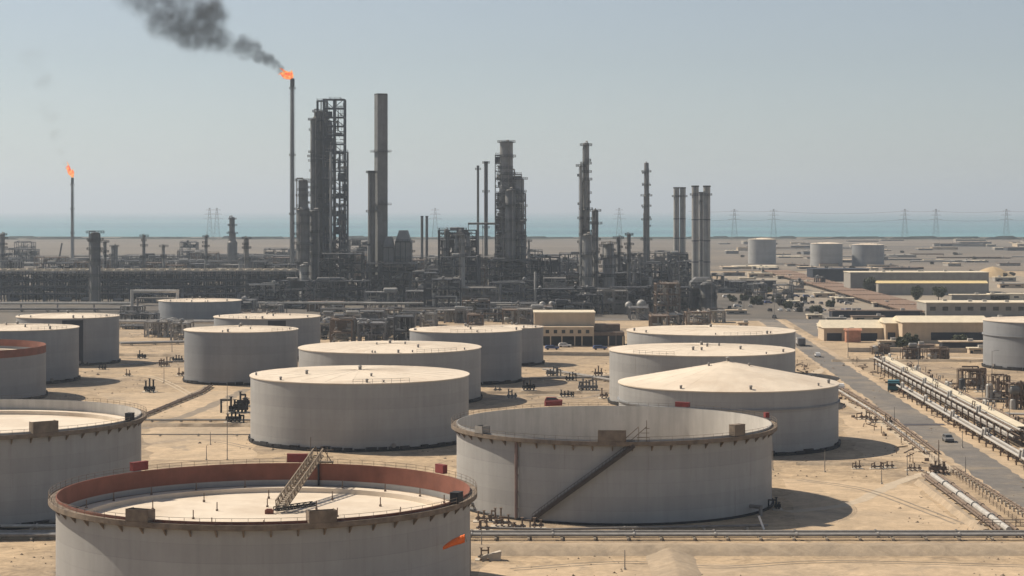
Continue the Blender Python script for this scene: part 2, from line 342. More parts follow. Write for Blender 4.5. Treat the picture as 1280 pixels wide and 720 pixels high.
# the road running away on the right
def rx(d): return 100.0 + (d - 399.0) * 0.047
def strip(name, ds, off0, off1, z, m, label, cat='road', jit=0.35):
    mb = MB(); n = len(ds); rj = random.Random(int(off1 * 10))
    mb.add([(rx(d) + off0 + rj.uniform(-jit, jit), d, z) for d in ds] + [(rx(d) + off1 + rj.uniform(-jit, jit), d, z) for d in ds], [(i, n + i, n + i + 1, i + 1) for i in range(n - 1)])
    return tag(mb.build(name, m, smooth=False), label, cat, kind='structure')
DS = [250 + 4 * i for i in range(320)]
strip('road', DS, -5.2, 5.2, 0.03, M_ASPH, 'straight grey asphalt road running away beside the tanks')
strip('road_shoulder', DS, 4.0, 7.2, 0.02, M_PALE, 'dusty strip along the right side of the road', 'road', 0.9)
strip('sand_drift', DS, -6.2, -4.7, 0.036, M_PALE, 'sand drifted over the left edge of the road', 'sand', 0.5)
strip('sand_drift', DS, 4.6, 5.6, 0.036, M_PALE, 'sand drifted over the right edge of the road', 'sand', 0.5)
dd = gd(531); mb = MB(); mb.box(rx(dd), dd, 0.07, 11.5, 3.4, 0.10)
tag(mb.build('road_band', mat('band_dark', (0.07, 0.065, 0.075), 0.9, 0.15, 0.3)), 'dark low band lying straight across the road', 'road hump', kind='structure')  # low dark box laid across the whole road width
# side roads
sheet('road', [(xd(300, 1010), 980), (125, 968), (125, 984), (xd(300, 1010), 998)], 0.125, M_ASPH, 'grey cross road in front of the process units', 'road')
sheet('parking_lot', [(131, 850), (180, 850), (205, 1270), (151, 1270)], 0.022, M_ASPH, 'dusty asphalt car park beside the far end of the road', 'parking lot')
sheet('yard', [(172, 1000), (420, 1000), (420, 1720), (172, 1720)], 0.05, mat('yard_ground', (0.30, 0.25, 0.19), 0.95, 0.15, 0.03, c2=(0.22, 0.19, 0.155)), 'dull brown yard around the low sheds', 'yard')

# rubble, tufts and stones strewn over the sand
mb = MB(); rr = random.Random(21)
def stone(x, y, s):
    h = s * rr.uniform(0.4, 0.9); a = rr.uniform(0, 6.28); vs = []
    for k in range(5):
        r_ = s * rr.uniform(0.6, 1.1); vs.append((x + r_ * math.cos(a + k * 1.257), y + r_ * math.sin(a + k * 1.257), -0.02))
    vs.append((x + rr.uniform(-.2, .2) * s, y + rr.uniform(-.2, .2) * s, h))
    mb.add(vs, [(k, (k + 1) % 5, 5) for k in range(5)])
for i in range(5200):
    d = 280 * (3.2 ** rr.random()); px = rr.uniform(-20, 1300)
    if mnoise.noise(Vector((xd(px, d) * 0.03, d * 0.02, 9))) < 0.02: continue
    stone(xd(px, d), d, rr.uniform(0.08, 0.32) * (1.0 if rr.random() < 0.9 else 2.0) * (0.7 + d / 900))
tag(mb.build('rubble', M_ROCK, smooth=False), 'scattered stones and rubble strewn over the sand', 'rubble', kind='stuff')

# tyre tracks and walking tracks worn into the sand
M_TRACK = mat('worn_track', (0.30, 0.245, 0.19), 0.95, 0.15, 0.3, c2=(0.24, 0.20, 0.155), mottle=0.2)
M_TRACKP = mat('pale_track', (0.53, 0.44, 0.33), 0.95, 0.1, 0.3, c2=(0.46, 0.375, 0.28), mottle=0.15)
def track(pts, w, m, label, pair=1.7, z=0.018):
    P = [Vector(p) for p in pts]; fine = []
    for i in range(len(P) - 1):
        a, b_, c, e = P[max(0, i - 1)], P[i], P[i + 1], P[min(len(P) - 1, i + 2)]
        for k in range(12):
            t_ = k / 12; fine.append(0.5 * ((2 * b_) + (c - a) * t_ + (2 * a - 5 * b_ + 4 * c - e) * t_ * t_ + (3 * b_ - a - 3 * c + e) * t_ ** 3))
    fine.append(P[-1]); mb = MB(); rj = random.Random(len(label))
    for off in ((-pair / 2, pair / 2) if pair else (0,)):
        vs = []; o = len(mb.v)
        for i, p in enumerate(fine):
            t_ = (fine[min(i + 1, len(fine) - 1)] - fine[max(i - 1, 0)]).normalized(); nr = Vector((t_.y, -t_.x)); j = rj.uniform(-0.15, 0.15) * w
            for s_ in (-0.5, 0.5): q = p + nr * (off + s_ * w + j); vs.append((q.x, q.y, z))
        mb.add(vs, [(2 * i, 2 * i + 1, 2 * i + 3, 2 * i + 2) for i in range(len(fine) - 1)])
    return tag(mb.build('tyre_track', m, smooth=False), label, 'track', kind='structure')
def GP(*pp): return [G(a, b_).xy for a, b_ in pp]
track(GP((176, 520), (225, 500), (262, 478), (228, 455), (150, 447)), 0.7, M_TRACK, 'worn double track winding past the lone grey tank')
track(GP((178, 536), (240, 517), (285, 498), (310, 486)), 3.4, M_TRACK, 'broad worn path left of the white domed tank', 0)
track(GP((120, 478), (185, 470), (240, 494)), 0.6, M_TRACKP, 'pale double track beyond the near left tank')
track(GP((180, 556), (250, 549), (312, 560)), 0.6, M_TRACK, 'faint tracks across the bare sand left of the white tank')
track(GP((1000, 600), (1080, 612), (1150, 636), (1200, 655)), 0.55, M_TRACK, 'faint tracks over the smooth sand at lower right', z=0.03)
track(GP((985, 640), (1060, 630), (1130, 600), (1165, 590)), 2.6, M_TRACKP, 'pale path across the smooth sand at lower right', 0, z=0.026)
track(GP((1052, 500), (1090, 520), (1130, 548), (1190, 590)), 3.0, M_TRACKP, 'pale service track left of the road', 0, z=0.024)
track(GP((640, 712), (780, 703), (900, 709), (1040, 702), (1290, 708)), 0.5, M_TRACK, 'long faint tyre tracks along the bottom of the picture', z=0.03)
track(GP((600, 500), (660, 492), (720, 498), (766, 490)), 2.4, M_TRACK, 'dark worn path behind the open grey tank', 0)
track(GP((680, 462), (720, 470), (766, 466)), 3.0, M_TRACKP, 'pale path before the tan office', 0)
track(GP((1040, 462), (1100, 470), (1160, 466), (1230, 472)), 2.4, M_TRACK, 'worn path by the right pipe ways', 0)
track(GP((1010, 470), (1060, 452), (1140, 446), (1230, 448)), 4.0, M_TRACKP, 'pale dirt lane running before the cream-roofed shed', 0)

# ------------------------------------------------------------------ storage tanks
def ang(px, cpx, rpx):                                       # camera-facing angle on a shell -> world angle
    s_ = max(-1, min(1, (px - cpx) / rpx)); return -math.pi / 2 + math.asin(s_)
def sv(t, px, far=False, ro=0.0):                             # angle on a tank's rim that the camera sees in column px
    best = None; R = t['R'] + ro
    for k in range(1, 720):
        a = (math.pi * k / 720) * (1 if far else -1); x, y = t.location.x + R * math.cos(a), t.location.y + R * math.sin(a); e = abs(CX + F * x / y - px)
        if best is None or e < best[0]: best = (e, a)
    return best[1]
def tank(label, cpx, d, R, h, roof='flat', cone=0.8, paint=None, girder=False, skirt=True, inner=None, fz=None, ring_at=None, seed=0, group='storage tanks', rail=True, band=None, chairs=True, n=96):
    paint = paint or M_PAINT; rr = random.Random(seed)
    t = thing('storage_tank', label, 'storage tank', (xd(cpx, d), d, 0), group)
    t['R'] = R; t['h'] = h
    if roof == 'open':
        mb = MB(); mb.lathe([(R, 0.35), (R, h), (R - 0.12, h), (R - 0.12, 0.4)], n); mb.build('shell', paint, t)
        fz = fz if fz is not None else h - 4
        mb = MB(); mb.lathe([(0.01, fz + 0.25), (R * 0.5, fz + 0.12), (R - 2.6, fz), ], n); mb.build('floating_roof', M_FROOF, t)
        mb = MB(); mb.lathe([(R - 2.9, fz - 0.1), (R - 2.9, fz + 0.75), (R - 0.75, fz + 0.75), (R - 0.75, fz - 0.1)], n); mb.build('pontoon_ring', M_FROOF, t)
        mb = MB(); mb.lathe([(R - 0.75, fz + 0.2), (R - 0.13, fz + 0.75)], n); mb.build('rim_seal', M_GIRD, t)
        if inner:
            mb = MB(); mb.lathe([(R - 0.14, h - inner[1]), (R - 0.14, h + 0.02), (R + 0.015, h + 0.02), (R + 0.015, h - inner[2])], n); mb.build('upper_band', inner[0], t)
        else:
            mb = MB(); mb.lathe([(R - 0.135, fz), (R - 0.135, h - 0.02)], n); mb.build('inner_wall', M_INNER, t)
    else:
        ov = 0.22
        mb = MB(); mb.lathe([(R, 0.35), (R, h - 0.02)], n); mb.build('shell', paint, t)
        prof = [(R - 0.05, h - 0.1), (R + ov, h - 0.1), (R + ov, h + 0.12)] + [(R * (1 - k / 10) + (ov * (1 - k / 10)), h + 0.12 + cone * (1 - (1 - k / 10) ** (1.0 if roof == 'cone' else 1.6))) for k in range(1, 10)] + [(0.02, h + 0.12 + cone)]
        mb = MB(); mb.lathe(prof, n)
        ro = mb.build('roof', M_ROOF, t)
        mb = MB()
        for k in range(24):                                   # lapped plate seams running up the roof
            a = k * 2 * math.pi / 24
            for j in range(0, 9):
                def pt(j): return (prof[3 + j][0] if 3 + j < len(prof) else 0.02, prof[3 + j][1] if 3 + j < len(prof) else h + 0.12 + cone)
                r0, z0 = pt(j); r1, z1 = pt(j + 1) if j < 8 else (0.3, h + 0.12 + cone)
                mb.bar((r0 * math.cos(a), r0 * math.sin(a), z0 + 0.01), (r1 * math.cos(a), r1 * math.sin(a), z1 + 0.01), 0.10, 0.012 if roof == 'cone' else 0.04)
        mb.build('plate_seams', M_ROOF, ro, smooth=False)
        def rz_(r): return h + 0.12 + cone * (1 - (r / R) ** (1.0 if roof == 'cone' else 1.6))
        for k in range(rr.randint(5, 8)):                     # vents, hatches
            a = rr.uniform(-math.pi * 0.95, -0.05 * math.pi); r = R * rr.choice((0.2, 0.55, 0.93, 0.95, 0.96)); mb = MB()
            s_ = rr.uniform(0.18, 0.34)
            mb.tube((r * math.cos(a), r * math.sin(a), rz_(r) - 0.1), (r * math.cos(a), r * math.sin(a), rz_(r) + s_ * 2.4), s_, 8)
            mb.tube((r * math.cos(a), r * math.sin(a), rz_(r) + s_ * 2.4), (r * math.cos(a), r * math.sin(a), rz_(r) + s_ * 3.2), s_ * 1.7, 8, s_ * 0.7); mb.build('roof_vent', M_PIPE2, t)
        mb = MB(); mb.tube((0, 0, h + cone), (0, 0, h + cone + 0.9), 0.4, 10); mb.tube((0, 0, h + cone + 0.9), (0, 0, h + cone + 1.2), 0.65, 10, 0.25); mb.build('centre_vent', M_PIPE2, t)
        if rail:                                              # short guarded gauging platform at the roof edge
            a0 = rr.uniform(-2.6, -0.6); mb = MB()
            for k in range(7):
                a = a0 + k * 2.2 / R; p = ((R + 0.1) * math.cos(a), (R + 0.1) * math.sin(a))
                mb.bar((*p, h), (*p, h + 1.15), 0.07)
                if k:
                    for zz in (0.6, 1.12): mb.bar((*q, h + zz), (*p, h + zz), 0.06)
                q = p
            mb.build('handrail', M_PIPE2, t, smooth=False)
    mb = MB(); mb.ring(R - 0.2, R + 0.45, -0.05, 0.35, n); mb.build('foundation_ring', M_CONC if not skirt else M_DARK, t)  # dark ring colour stands in for the shade at the tank foot
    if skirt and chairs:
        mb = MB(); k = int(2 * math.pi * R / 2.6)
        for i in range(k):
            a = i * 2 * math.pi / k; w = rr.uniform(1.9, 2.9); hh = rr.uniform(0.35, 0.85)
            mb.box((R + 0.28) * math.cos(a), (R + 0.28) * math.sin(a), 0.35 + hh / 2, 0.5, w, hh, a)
        mb.build('anchor_chairs', M_DARK, t, smooth=False, kind='stuff')  # chairs coloured near-black to carry the jagged shade band at the foot
    if girder:
        zt = h - 0.25
        mb = MB(); mb.lathe([(R + 0.01, zt - 0.75), (R + 0.95, zt - 0.75), (R + 1.05, zt - 0.68), (R + 1.05, zt), (R + 0.97, zt + 0.02), (R + 0.95, zt - 0.12), (R + 0.01, zt - 0.12)], n); mb.build('wind_girder', M_GIRD, t)
        mb = MB(); k = int(2 * math.pi * R / 3.4)
        for i in range(k):
            a = i * 2 * math.pi / k; c, s_ = math.cos(a), math.sin(a)
            mb.add([((R - 0.02) * c - 0.1 * s_, (R - 0.02) * s_ + 0.1 * c, zt - 0.74), ((R + 0.85) * c - 0.1 * s_, (R + 0.85) * s_ + 0.1 * c, zt - 0.74), ((R - 0.02) * c - 0.1 * s_, (R - 0.02) * s_ + 0.1 * c, zt - 1.75),
                    ((R - 0.02) * c + 0.1 * s_, (R - 0.02) * s_ - 0.1 * c, zt - 0.74), ((R + 0.85) * c + 0.1 * s_, (R + 0.85) * s_ - 0.1 * c, zt - 0.74), ((R - 0.02) * c + 0.1 * s_, (R - 0.02) * s_ - 0.1 * c, zt - 1.75)],
                   [(0, 1, 2), (5, 4, 3), (0, 3, 4, 1), (1, 4, 5, 2), (2, 5, 3, 0)])
        mb.build('girder_brackets', M_GIRD, t, smooth=False, kind='stuff')
        mb = MB(); k = int(2 * math.pi * R / 2.0); q = None
        for i in range(k + 1):
            a = i * 2 * math.pi / k; p = ((R + 0.98) * math.cos(a), (R + 0.98) * math.sin(a))
            mb.bar((*p, zt - 0.1), (*p, zt + 0.85), 0.05)
            if q:
                for zz in (0.42, 0.85): mb.bar((*q, zt + zz), (*p, zt + zz), 0.045)
            q = p
        mb.build('handrail', M_GIRD, t, smooth=False)
    if ring_at:
        mb = MB(); mb.ring(R + 0.003, R + 0.42, ring_at - 0.22, ring_at + 0.1, n); mb.build('stiffener_ring', M_PAINT2, t)
    if band:                                                  # dark vertical strip on the shell
        mb = MB(); a0, a1 = band; mb.lathe([(R + 0.01, 0.4), (R + 0.06, 0.4), (R + 0.06, h - 0.6), (R + 0.01, h - 0.6)], 8, a0=a0, a1=a1); mb.build('dark_strip', M_NAVY, t)
    for k in range(rr.randint(1, 3)):                         # manways and nozzles near the ground
        a = rr.uniform(-2.9, -0.3); mb = MB(); p = Vector((math.cos(a), math.sin(a), 0))
        mb.tube(p * (R - 0.05) + Vector((0, 0, 1.3)), p * (R + 0.5) + Vector((0, 0, 1.3)), 0.42, 12); mb.tube(p * (R + 0.5) + Vector((0, 0, 1.3)), p * (R + 0.62) + Vector((0, 0, 1.3)), 0.55, 12); mb.build('manway', M_PIPE2, t)
    return t
def rim_box(t, a, w, hh, dpt, m, zoff=0.0, name='rim_box', out=0.5):
    R, h = t['R'], t['h']; mb = MB(); c, s_ = math.cos(a), math.sin(a)
    mb.box((R + out) * c, (R + out) * s_, h + zoff + hh / 2, dpt, w, hh, a); mb.box((R + out) * c, (R + out) * s_, h + zoff + hh + 0.04, dpt * 1.06, w * 1.04, 0.07, a)
    return mb.build(name, m, t, smooth=False)
def rail_box(t, a, w, hh, m):                                 # guarded gauging platform: posts, rails and sheeted sides
    R, h = t['R'], t['h']; c, s_ = math.cos(a), math.sin(a); mb = MB(); z = h - 0.2
    for sx, sy, ax in ((0.0, -w / 2, 0), (0.0, w / 2, 0), (1.6, -w / 2, 0), (1.6, w / 2, 0)):
        x, y = R + sx - 0.6, sy; mb.bar((x * c - y * s_, x * s_ + y * c, z - 0.4), (x * c - y * s_, x * s_ + y * c, z + hh), 0.1)
    x = R + 1.05; mb.box(x * c, x * s_, z + hh * 0.5, 0.06, w, hh, a); x = R - 0.65; mb.box(x * c, x * s_, z + hh * 0.55, 0.06, w, hh * 0.8, a)
    for y in (-w / 2, w / 2): mb.box((R + 0.2) * c - y * s_, (R + 0.2) * s_ + y * c, z + hh * 0.5, 1.7, 0.06, hh, a)
    x = R + 0.2; mb.box(x * c, x * s_, z + 0.02, 1.8, w + 0.1, 0.08, a)
    return mb.build('gauge_platform', m, t, smooth=False)

# A: the near tank with the red-oxide inner rim
A_PX, A_D, A_R, A_H = 332, 280, 29.2, 15.0
tA = tank('nearest open tank with red-brown inner rim and ladder, at bottom left', A_PX, A_D, A_R, A_H, 'open', girder=True, inner=(M_ORANGE, 2.6, 0.35), fz=A_H - 4.2, seed=1, n=160)
for px, w in ((176, 2.9), (371, 3.2), (548, 2.2)):            # red foam boxes on the far rim
    a = sv(tA, px, True)
    rim_box(tA, a, w, 1.25, 0.8, M_RED, 0.1, 'foam_box')
rail_box(tA, sv(tA, 404, ro=0.8), 3.6, 1.5, M_GIRD); rail_box(tA, sv(tA, 172, ro=0.8), 3.4, 1.5, M_GIRD); rim_box(tA, sv(tA, 573, ro=0.8) , 1.8, 1.3, 1.2, M_DARK, -0.1, 'valve_box')
def lattice(mb, p, q, w, hgt, n, t=0.09):
    p, q = Vector(p), Vector(q); d_ = (q - p).normalized(); side = d_.cross(Vector((0, 0, 1))).normalized() * w / 2; up = side.cross(d_).normalized() * hgt
    for s_ in (-1, 1):
        mb.bar(p + side * s_, q + side * s_, t); mb.bar(p + side * s_ + up, q + side * s_ + up, t)
        for k in range(n):
            a_, b_ = p.lerp(q, k / n), p.lerp(q, (k + 1) / n); mb.bar(a_ + side * s_, b_ + side * s_ + up, t * 0.7); mb.bar(a_ + side * s_, a_ + side * s_ + up, t * 0.7)
    for k in range(n * 2 + 1):
        a_ = p.lerp(q, k / (n * 2)); mb.bar(a_ - side, a_ + side, t)
def locA(px, py, d): v = W(px, py, d); return Vector((v.x - xd(A_PX, A_D), v.y - A_D, v.z))
fzA = A_H - 4.2
aL = sv(tA, 399, True)
pt = Vector(((A_R - 0.4) * math.cos(aL), (A_R - 0.4) * math.sin(aL), A_H + 1.3)); pb = Vector((xd(352, 285) - xd(A_PX, A_D), 4.5, fzA + 0.9))
mb = MB(); lattice(mb, pb, pt, 1.5, 1.1, 14, 0.19); mb.build('rolling_ladder', mat('ladder_paint', (0.21, 0.165, 0.12), 0.8, 0.2, 0.8), tA, smooth=False)
mb = MB()                                                     # ladder head frame on the rim
for s_ in (-1, 1):
    for q in (-1.4, 1.6): mb.bar(pt + Vector((s_ * 1.1 + q, 0.3 + 0.2 * q, -2.2)), pt + Vector((s_ * 0.5, 0.3, 1.4)), 0.13)
    mb.bar(pt + Vector((s_ * 1.3, 0.8, -1.2)), pt + Vector((s_ * 1.3, 0.8, 2.8 if s_ < 0 else 1.2)), 0.1)
for z in (-1.2, -0.3, 0.8): mb.bar(pt + Vector((-1.9, 0.6, z)), pt + Vector((2.3, 0.6, z)), 0.11)
mb.box(pt.x + 0.2, pt.y + 0.5, pt.z - 1.0, 4.2, 1.6, 0.1); mb.build('ladder_head', M_GIRD, tA, smooth=False)
mb = MB(); lattice(mb, pb + Vector((-0.8, -0.4, -0.3)), pb + Vector((4.6, 2.2, 0.1)), 1.5, 0.4, 6, 0.14); mb.build('ladder_track', M_DARK, tA, smooth=False)
mb = MB(); mb.box(pb.x - 1.6, pb.y - 1.0, fzA + 0.45, 1.2, 0.9, 0.7); mb.box(pb.x - 1.6, pb.y - 1.0, fzA + 0.85, 0.8, 0.6, 0.16); mb.build('drain_box', M_ORANGE, tA, smooth=False)
mb = MB(); mb.bar((A_R * math.cos(aL) * 0.99, A_R * math.sin(aL) * 0.99 - 0.12, fzA + 0.6), (A_R * math.cos(aL) * 0.99, A_R * math.sin(aL) * 0.99 - 0.12, A_H), 0.5, 0.25); mb.build('ladder_shadow_bar', M_DARK, tA, smooth=False)  # dark bar standing for the ladder's shadow on the inner wall
rr = random.Random(4)
lm = None
for k in range(42):
    r = A_R * (0.93 if k < 22 else 0.66 if k < 34 else 0.35); a = k * 2 * math.pi / (22 if k < 22 else 12 if k < 34 else 8) + 0.1
    if lm is None:
        mb = MB(); mb.tube((0, 0, -0.3), (0, 0, 1.15), 0.085, 6); mb.tube((0, 0, -0.3), (0, 0, 0.1), 0.2, 6); o = mb.build('roof_leg', M_PIPE3, tA); lm = o
    else: o = lm.copy(); col.objects.link(o); o.parent = tA
    o.location = (r * math.cos(a), r * math.sin(a), fzA + (0.85 if k < 22 else 0.3))
# windsock fixed on the shell's right edge
aw = sv(tA, 586, ro=0.8); ws = thing('windsock', 'bright orange windsock flying at the right edge of the nearest tank', 'windsock', (xd(588, 262), 262, 0))
zw = zd(672, 262)
mb = MB(); mb.tube((0, 0, 0), (0, 0, zw + 1.0), 0.07, 8); mb.build('pole', M_PIPE2, ws)
mb = MB(); mb.lathe([(0.48, -0.02), (0.5, 0.02)], 14); rg = mb.build('hoop', M_PIPE2, ws); rg.location = (-0.62, 0, zw - 0.1); rg.rotation_euler = (0, math.radians(72), 0)
mb = MB(); n = 14; pts = [(0.56, 0.0), (0.55, 0.6), (0.50, 1.2), (0.44, 1.9), (0.34, 2.6), (0.22, 3.1)]
for j, (r, l_) in enumerate(pts):
    for i in range(n):
        a = 2 * math.pi * i / n; w = 1 + 0.10 * math.sin(3 * a + j * 1.3)
        mb.v.append((-0.75 - l_ * 0.94, r * w * math.cos(a), zw - 0.05 - l_ * 0.34 - 0.03 * l_ * l_ + r * w * math.sin(a)))
for j in range(len(pts) - 1):
    for i in range(n): mb.f.append((j * n + i, j * n + (i + 1) % n, (j + 1) * n + (i + 1) % n, (j + 1) * n + i))
mb.build('sock', M_SOCK, ws)

# B: open grey tank with the spiral stair
B_PX, B_D, B_R, B_H = 767, 371, 29.7, 14.9
tB = tank('open grey tank with slanting stair and brown vertical pipe on its side', B_PX, B_D, B_R, B_H, 'open', girder=True, fz=B_H - 9.5, seed=2, n=160, chairs=False)
def helix(mb_rail, mb_in, mb_tread, R, a0, a1, z0, z1, n):
    q = None
    for k in range(n + 1):
        u = k / n; a = a0 + (a1 - a0) * u; z = z0 + (z1 - z0) * u; c, s_ = math.cos(a), math.sin(a)
        mb_tread.box((R + 0.55) * c, (R + 0.55) * s_, z, 0.9, 0.32, 0.06, a)
        cur = [Vector(((R + rr_) * c, (R + rr_) * s_, z)) for rr_ in (0.1, 1.0)]
        if q:
            mb_rail.bar(q[1], cur[1], 0.14, 0.7); mb_in.bar(q[0], cur[0], 0.10, 0.34)
            for zz in (0.55, 1.05): mb_rail.bar(q[1] + Vector((0, 0, zz)), cur[1] + Vector((0, 0, zz)), 0.07)
        if k % 2 == 0: mb_rail.bar(cur[1], cur[1] + Vector((0, 0, 1.05)), 0.07)
        q = cur
st = MB(); tr = MB(); si = MB(); helix(st, si, tr, B_R, sv(tB, 667, ro=0.4), sv(tB, 792, ro=0.4), 0.4, B_H - 0.9, 60)
so = st.build('stair', mat('stair_dark', (0.06, 0.05, 0.044), 0.8, 0.2, 0.8), tB, smooth=False); tr.build('treads', M_PIPE2, so, smooth=False, kind='stuff'); si.build('inner_stringer', M_PIPE3, so, smooth=False)
a = sv(tB, 645, ro=0.4); mb = MB(); mb.tube(((B_R + 0.35) * math.cos(a), (B_R + 0.35) * math.sin(a), 0.3), ((B_R + 0.35) * math.cos(a), (B_R + 0.35) * math.sin(a), B_H - 0.4), 0.3, 10)
for z in (2, 5, 8, 11): mb.box((B_R + 0.15) * math.cos(a), (B_R + 0.15) * math.sin(a), z, 0.4, 0.5, 0.15, a)
mb.build('riser_pipe', mat('riser_brown', (0.20, 0.14, 0.125), 0.7, 0.2, 0.6), tB)
rail_box(tB, sv(tB, 765, ro=0.4), 4.8, 1.9, M_GIRD); rail_box(tB, sv(tB, 602, ro=0.4), 2.4, 1.3, M_PIPE2); rim_box(tB, sv(tB, 921, ro=0.4), 2.8, 1.9, 1.4, M_GIRD, -0.1, 'valve_box')
at = sv(tB, 804, ro=0.4); mb = MB()
for s_ in (-0.7, 0.7):
    x0 = Vector(((B_R + 0.3) * math.cos(at) - s_ * math.sin(at), (B_R + 0.3) * math.sin(at) + s_ * math.cos(at), B_H - 0.5)); mb.bar(x0, x0 + Vector((0, 0, 3.9 if s_ > 0 else 2.6)), 0.12)
    mb.bar(x0 + Vector((-3.2, 0, 0)), x0 + Vector((0, 0, 2.8)), 0.13)
for z in (0.9, 1.7, 2.5): mb.bar(x0 + Vector((-2.4 + z * 0.8, 0, z)), x0 + Vector((0.5, 0, z)), 0.1)
mb.build('stair_head', M_GIRD, tB, smooth=False)
for px, w in ((693, 3.6), (852, 3.0), (955, 1.2)):
    a = sv(tB, px, True); rim_box(tB, a, w, 0.9, 0.8, M_RED, 0.15, 'foam_box')
mb = MB(); a = sv(tB, 940, ro=0.4); p = Vector((math.cos(a), math.sin(a), 0)); mb.tube(p * B_R + Vector((0, 0, 1.6)), p * (B_R + 2.2) + Vector((0, 0, 1.6)), 0.35, 10); mb.tube(p * (B_R + 2.2) + Vector((0, 0, 1.9)), p * (B_R + 2.2) + Vector((0, 0, 0)), 0.35, 10); mb.build('outlet_pipe', M_PIPE2, tB)

tC = tank('broad white flat-roofed tank left of centre, just behind the nearest tank', 450, 471, 26.1, 15.4, 'flat', 1.0, seed=3, n=128)
tD = tank('white tank with peaked cone roof and a stiffening ring, right of centre', 910, 462, 25.7, 14.3, 'cone', 4.9, seed=4, ring_at=10.4, n=128, rail=False)
tank('pale tank directly behind the peaked-roof tank', 877, 560, 26.3, 15.0, 'flat', 1.2, seed=5)
tank('farthest of three right-hand tanks, behind the flat pale one', 888.5, 649, 27.7, 15.0, 'flat', 1.0, seed=6)
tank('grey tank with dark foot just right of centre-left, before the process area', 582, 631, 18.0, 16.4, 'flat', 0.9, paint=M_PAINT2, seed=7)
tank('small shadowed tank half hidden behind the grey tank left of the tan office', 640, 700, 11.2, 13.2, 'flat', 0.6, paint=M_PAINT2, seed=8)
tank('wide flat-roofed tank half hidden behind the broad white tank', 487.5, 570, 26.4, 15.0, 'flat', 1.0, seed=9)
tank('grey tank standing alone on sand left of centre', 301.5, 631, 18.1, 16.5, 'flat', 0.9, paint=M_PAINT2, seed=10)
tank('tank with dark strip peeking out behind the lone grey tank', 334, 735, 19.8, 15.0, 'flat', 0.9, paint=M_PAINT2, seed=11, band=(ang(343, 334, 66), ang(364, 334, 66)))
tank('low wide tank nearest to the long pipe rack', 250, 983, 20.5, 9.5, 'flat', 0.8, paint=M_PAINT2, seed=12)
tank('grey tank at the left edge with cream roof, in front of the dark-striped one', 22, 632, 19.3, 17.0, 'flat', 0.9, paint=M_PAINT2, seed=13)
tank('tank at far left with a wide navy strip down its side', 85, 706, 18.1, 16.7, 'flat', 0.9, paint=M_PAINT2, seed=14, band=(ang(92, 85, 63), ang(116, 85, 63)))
tank('open tank with rusty red rim cut by the left edge', -76, 573, 30.4, 15.2, 'open', girder=False, inner=(M_ORANGE, 2.0, 2.2), fz=15.2 - 3.5, seed=15, paint=M_PAINT2)
tO = tank('big open tank with cream floating roof cut by the left edge', -42, 365, 32.0, 16.6, 'open', girder=True, fz=16.6 - 2.8, seed=16, n=160)
rail_box(tO, sv(tO, 57, ro=0.8), 4.6, 1.9, M_GIRD); rim_box(tO, sv(tO, 164, ro=0.8), 1.6, 1.3, 1.2, M_DARK, -0.1, 'valve_box')
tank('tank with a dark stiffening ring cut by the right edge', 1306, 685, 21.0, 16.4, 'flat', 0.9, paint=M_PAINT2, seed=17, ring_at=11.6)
tank('left one of three small far tanks before the sea', 952.5, 1980, 14.0, 25.0, 'flat', 1.5, paint=M_PAINT, seed=18, rail=False, n=40, chairs=False)
tank('middle one of three small far tanks before the sea', 1033, 1900, 15.5, 22.0, 'flat', 1.5, paint=M_PAINT, seed=19, rail=False, n=40, chairs=False)
tank('right one of three small far tanks before the sea', 1085, 1900, 15.5, 21.0, 'flat', 1.5, paint=M_PAINT2, seed=20, rail=False, n=40, chairs=False)

# ------------------------------------------------------------------ pipe runs on the ground
def pipe_run(label, pts, offs, r, m, zc=0.9, sup=12.0, cat='pipeline', group=None, supm=None, n=10):
    pts = [Vector((p[0], p[1], p[2] if len(p) > 2 else 0.0)) for p in pts]; o0 = pts[0]
    t = thing('pipe_run', label, cat, o0, group)
    for j, off in enumerate(offs):
        mb = MB(); line = []
        for i, p in enumerate(pts):
            tg = (pts[min(i + 1, len(pts) - 1)] - pts[max(i - 1, 0)]); tg.z = 0; tg.normalize(); nr = Vector((tg.y, -tg.x, 0))
            line.append(p - o0 + nr * off + Vector((0, 0, zc)))
        rr_ = r[j] if isinstance(r, (list, tuple)) else r
        mb.path(line, rr_, n)
        for i in range(len(line) - 1):                        # flanged joints
            L_ = (line[i + 1] - line[i]).length; k = int(L_ / (sup * 2.5))
            for q in range(1, k + 1):
                c = line[i].lerp(line[i + 1], q / (k + 1)); u = (line[i + 1] - line[i]).normalized() * 0.15; mb.tube(c - u, c + u, rr_ * 1.45, n)
        mb.build('pipe', m[j] if isinstance(m, (list, tuple)) else m, t)
    sm = None
    for i in range(len(pts) - 1):
        L_ = (pts[i + 1] - pts[i]).length; k = max(1, int(L_ / sup)); tg = (pts[i + 1] - pts[i]).normalized(); nr = Vector((tg.y, -tg.x, 0)); az = math.atan2(nr.y, nr.x)
        w = max(offs) - min(offs) + 1.4; mid = (max(offs) + min(offs)) / 2
        for q in range(k):
            c = pts[i].lerp(pts[i + 1], (q + 0.5) / k) - o0 + nr * mid
            if sm is None:
                mb = MB(); zz = zc - (max(r) if isinstance(r, (list, tuple)) else r); mb.box(0, 0, zz - 0.1, w, 0.35, 0.2)
                for s_ in (-0.4, 0.4): mb.box(s_ * w, 0, (zz - 0.2) / 2 - 0.05, 0.35, 0.35, zz - 0.1)
                sm = mb.build('support', supm or M_CONC, t, smooth=False); ob = sm
            else: ob = sm.copy(); col.objects.link(ob); ob.parent = t
            ob.location = c; ob.rotation_euler = (0, 0, az)
    return t
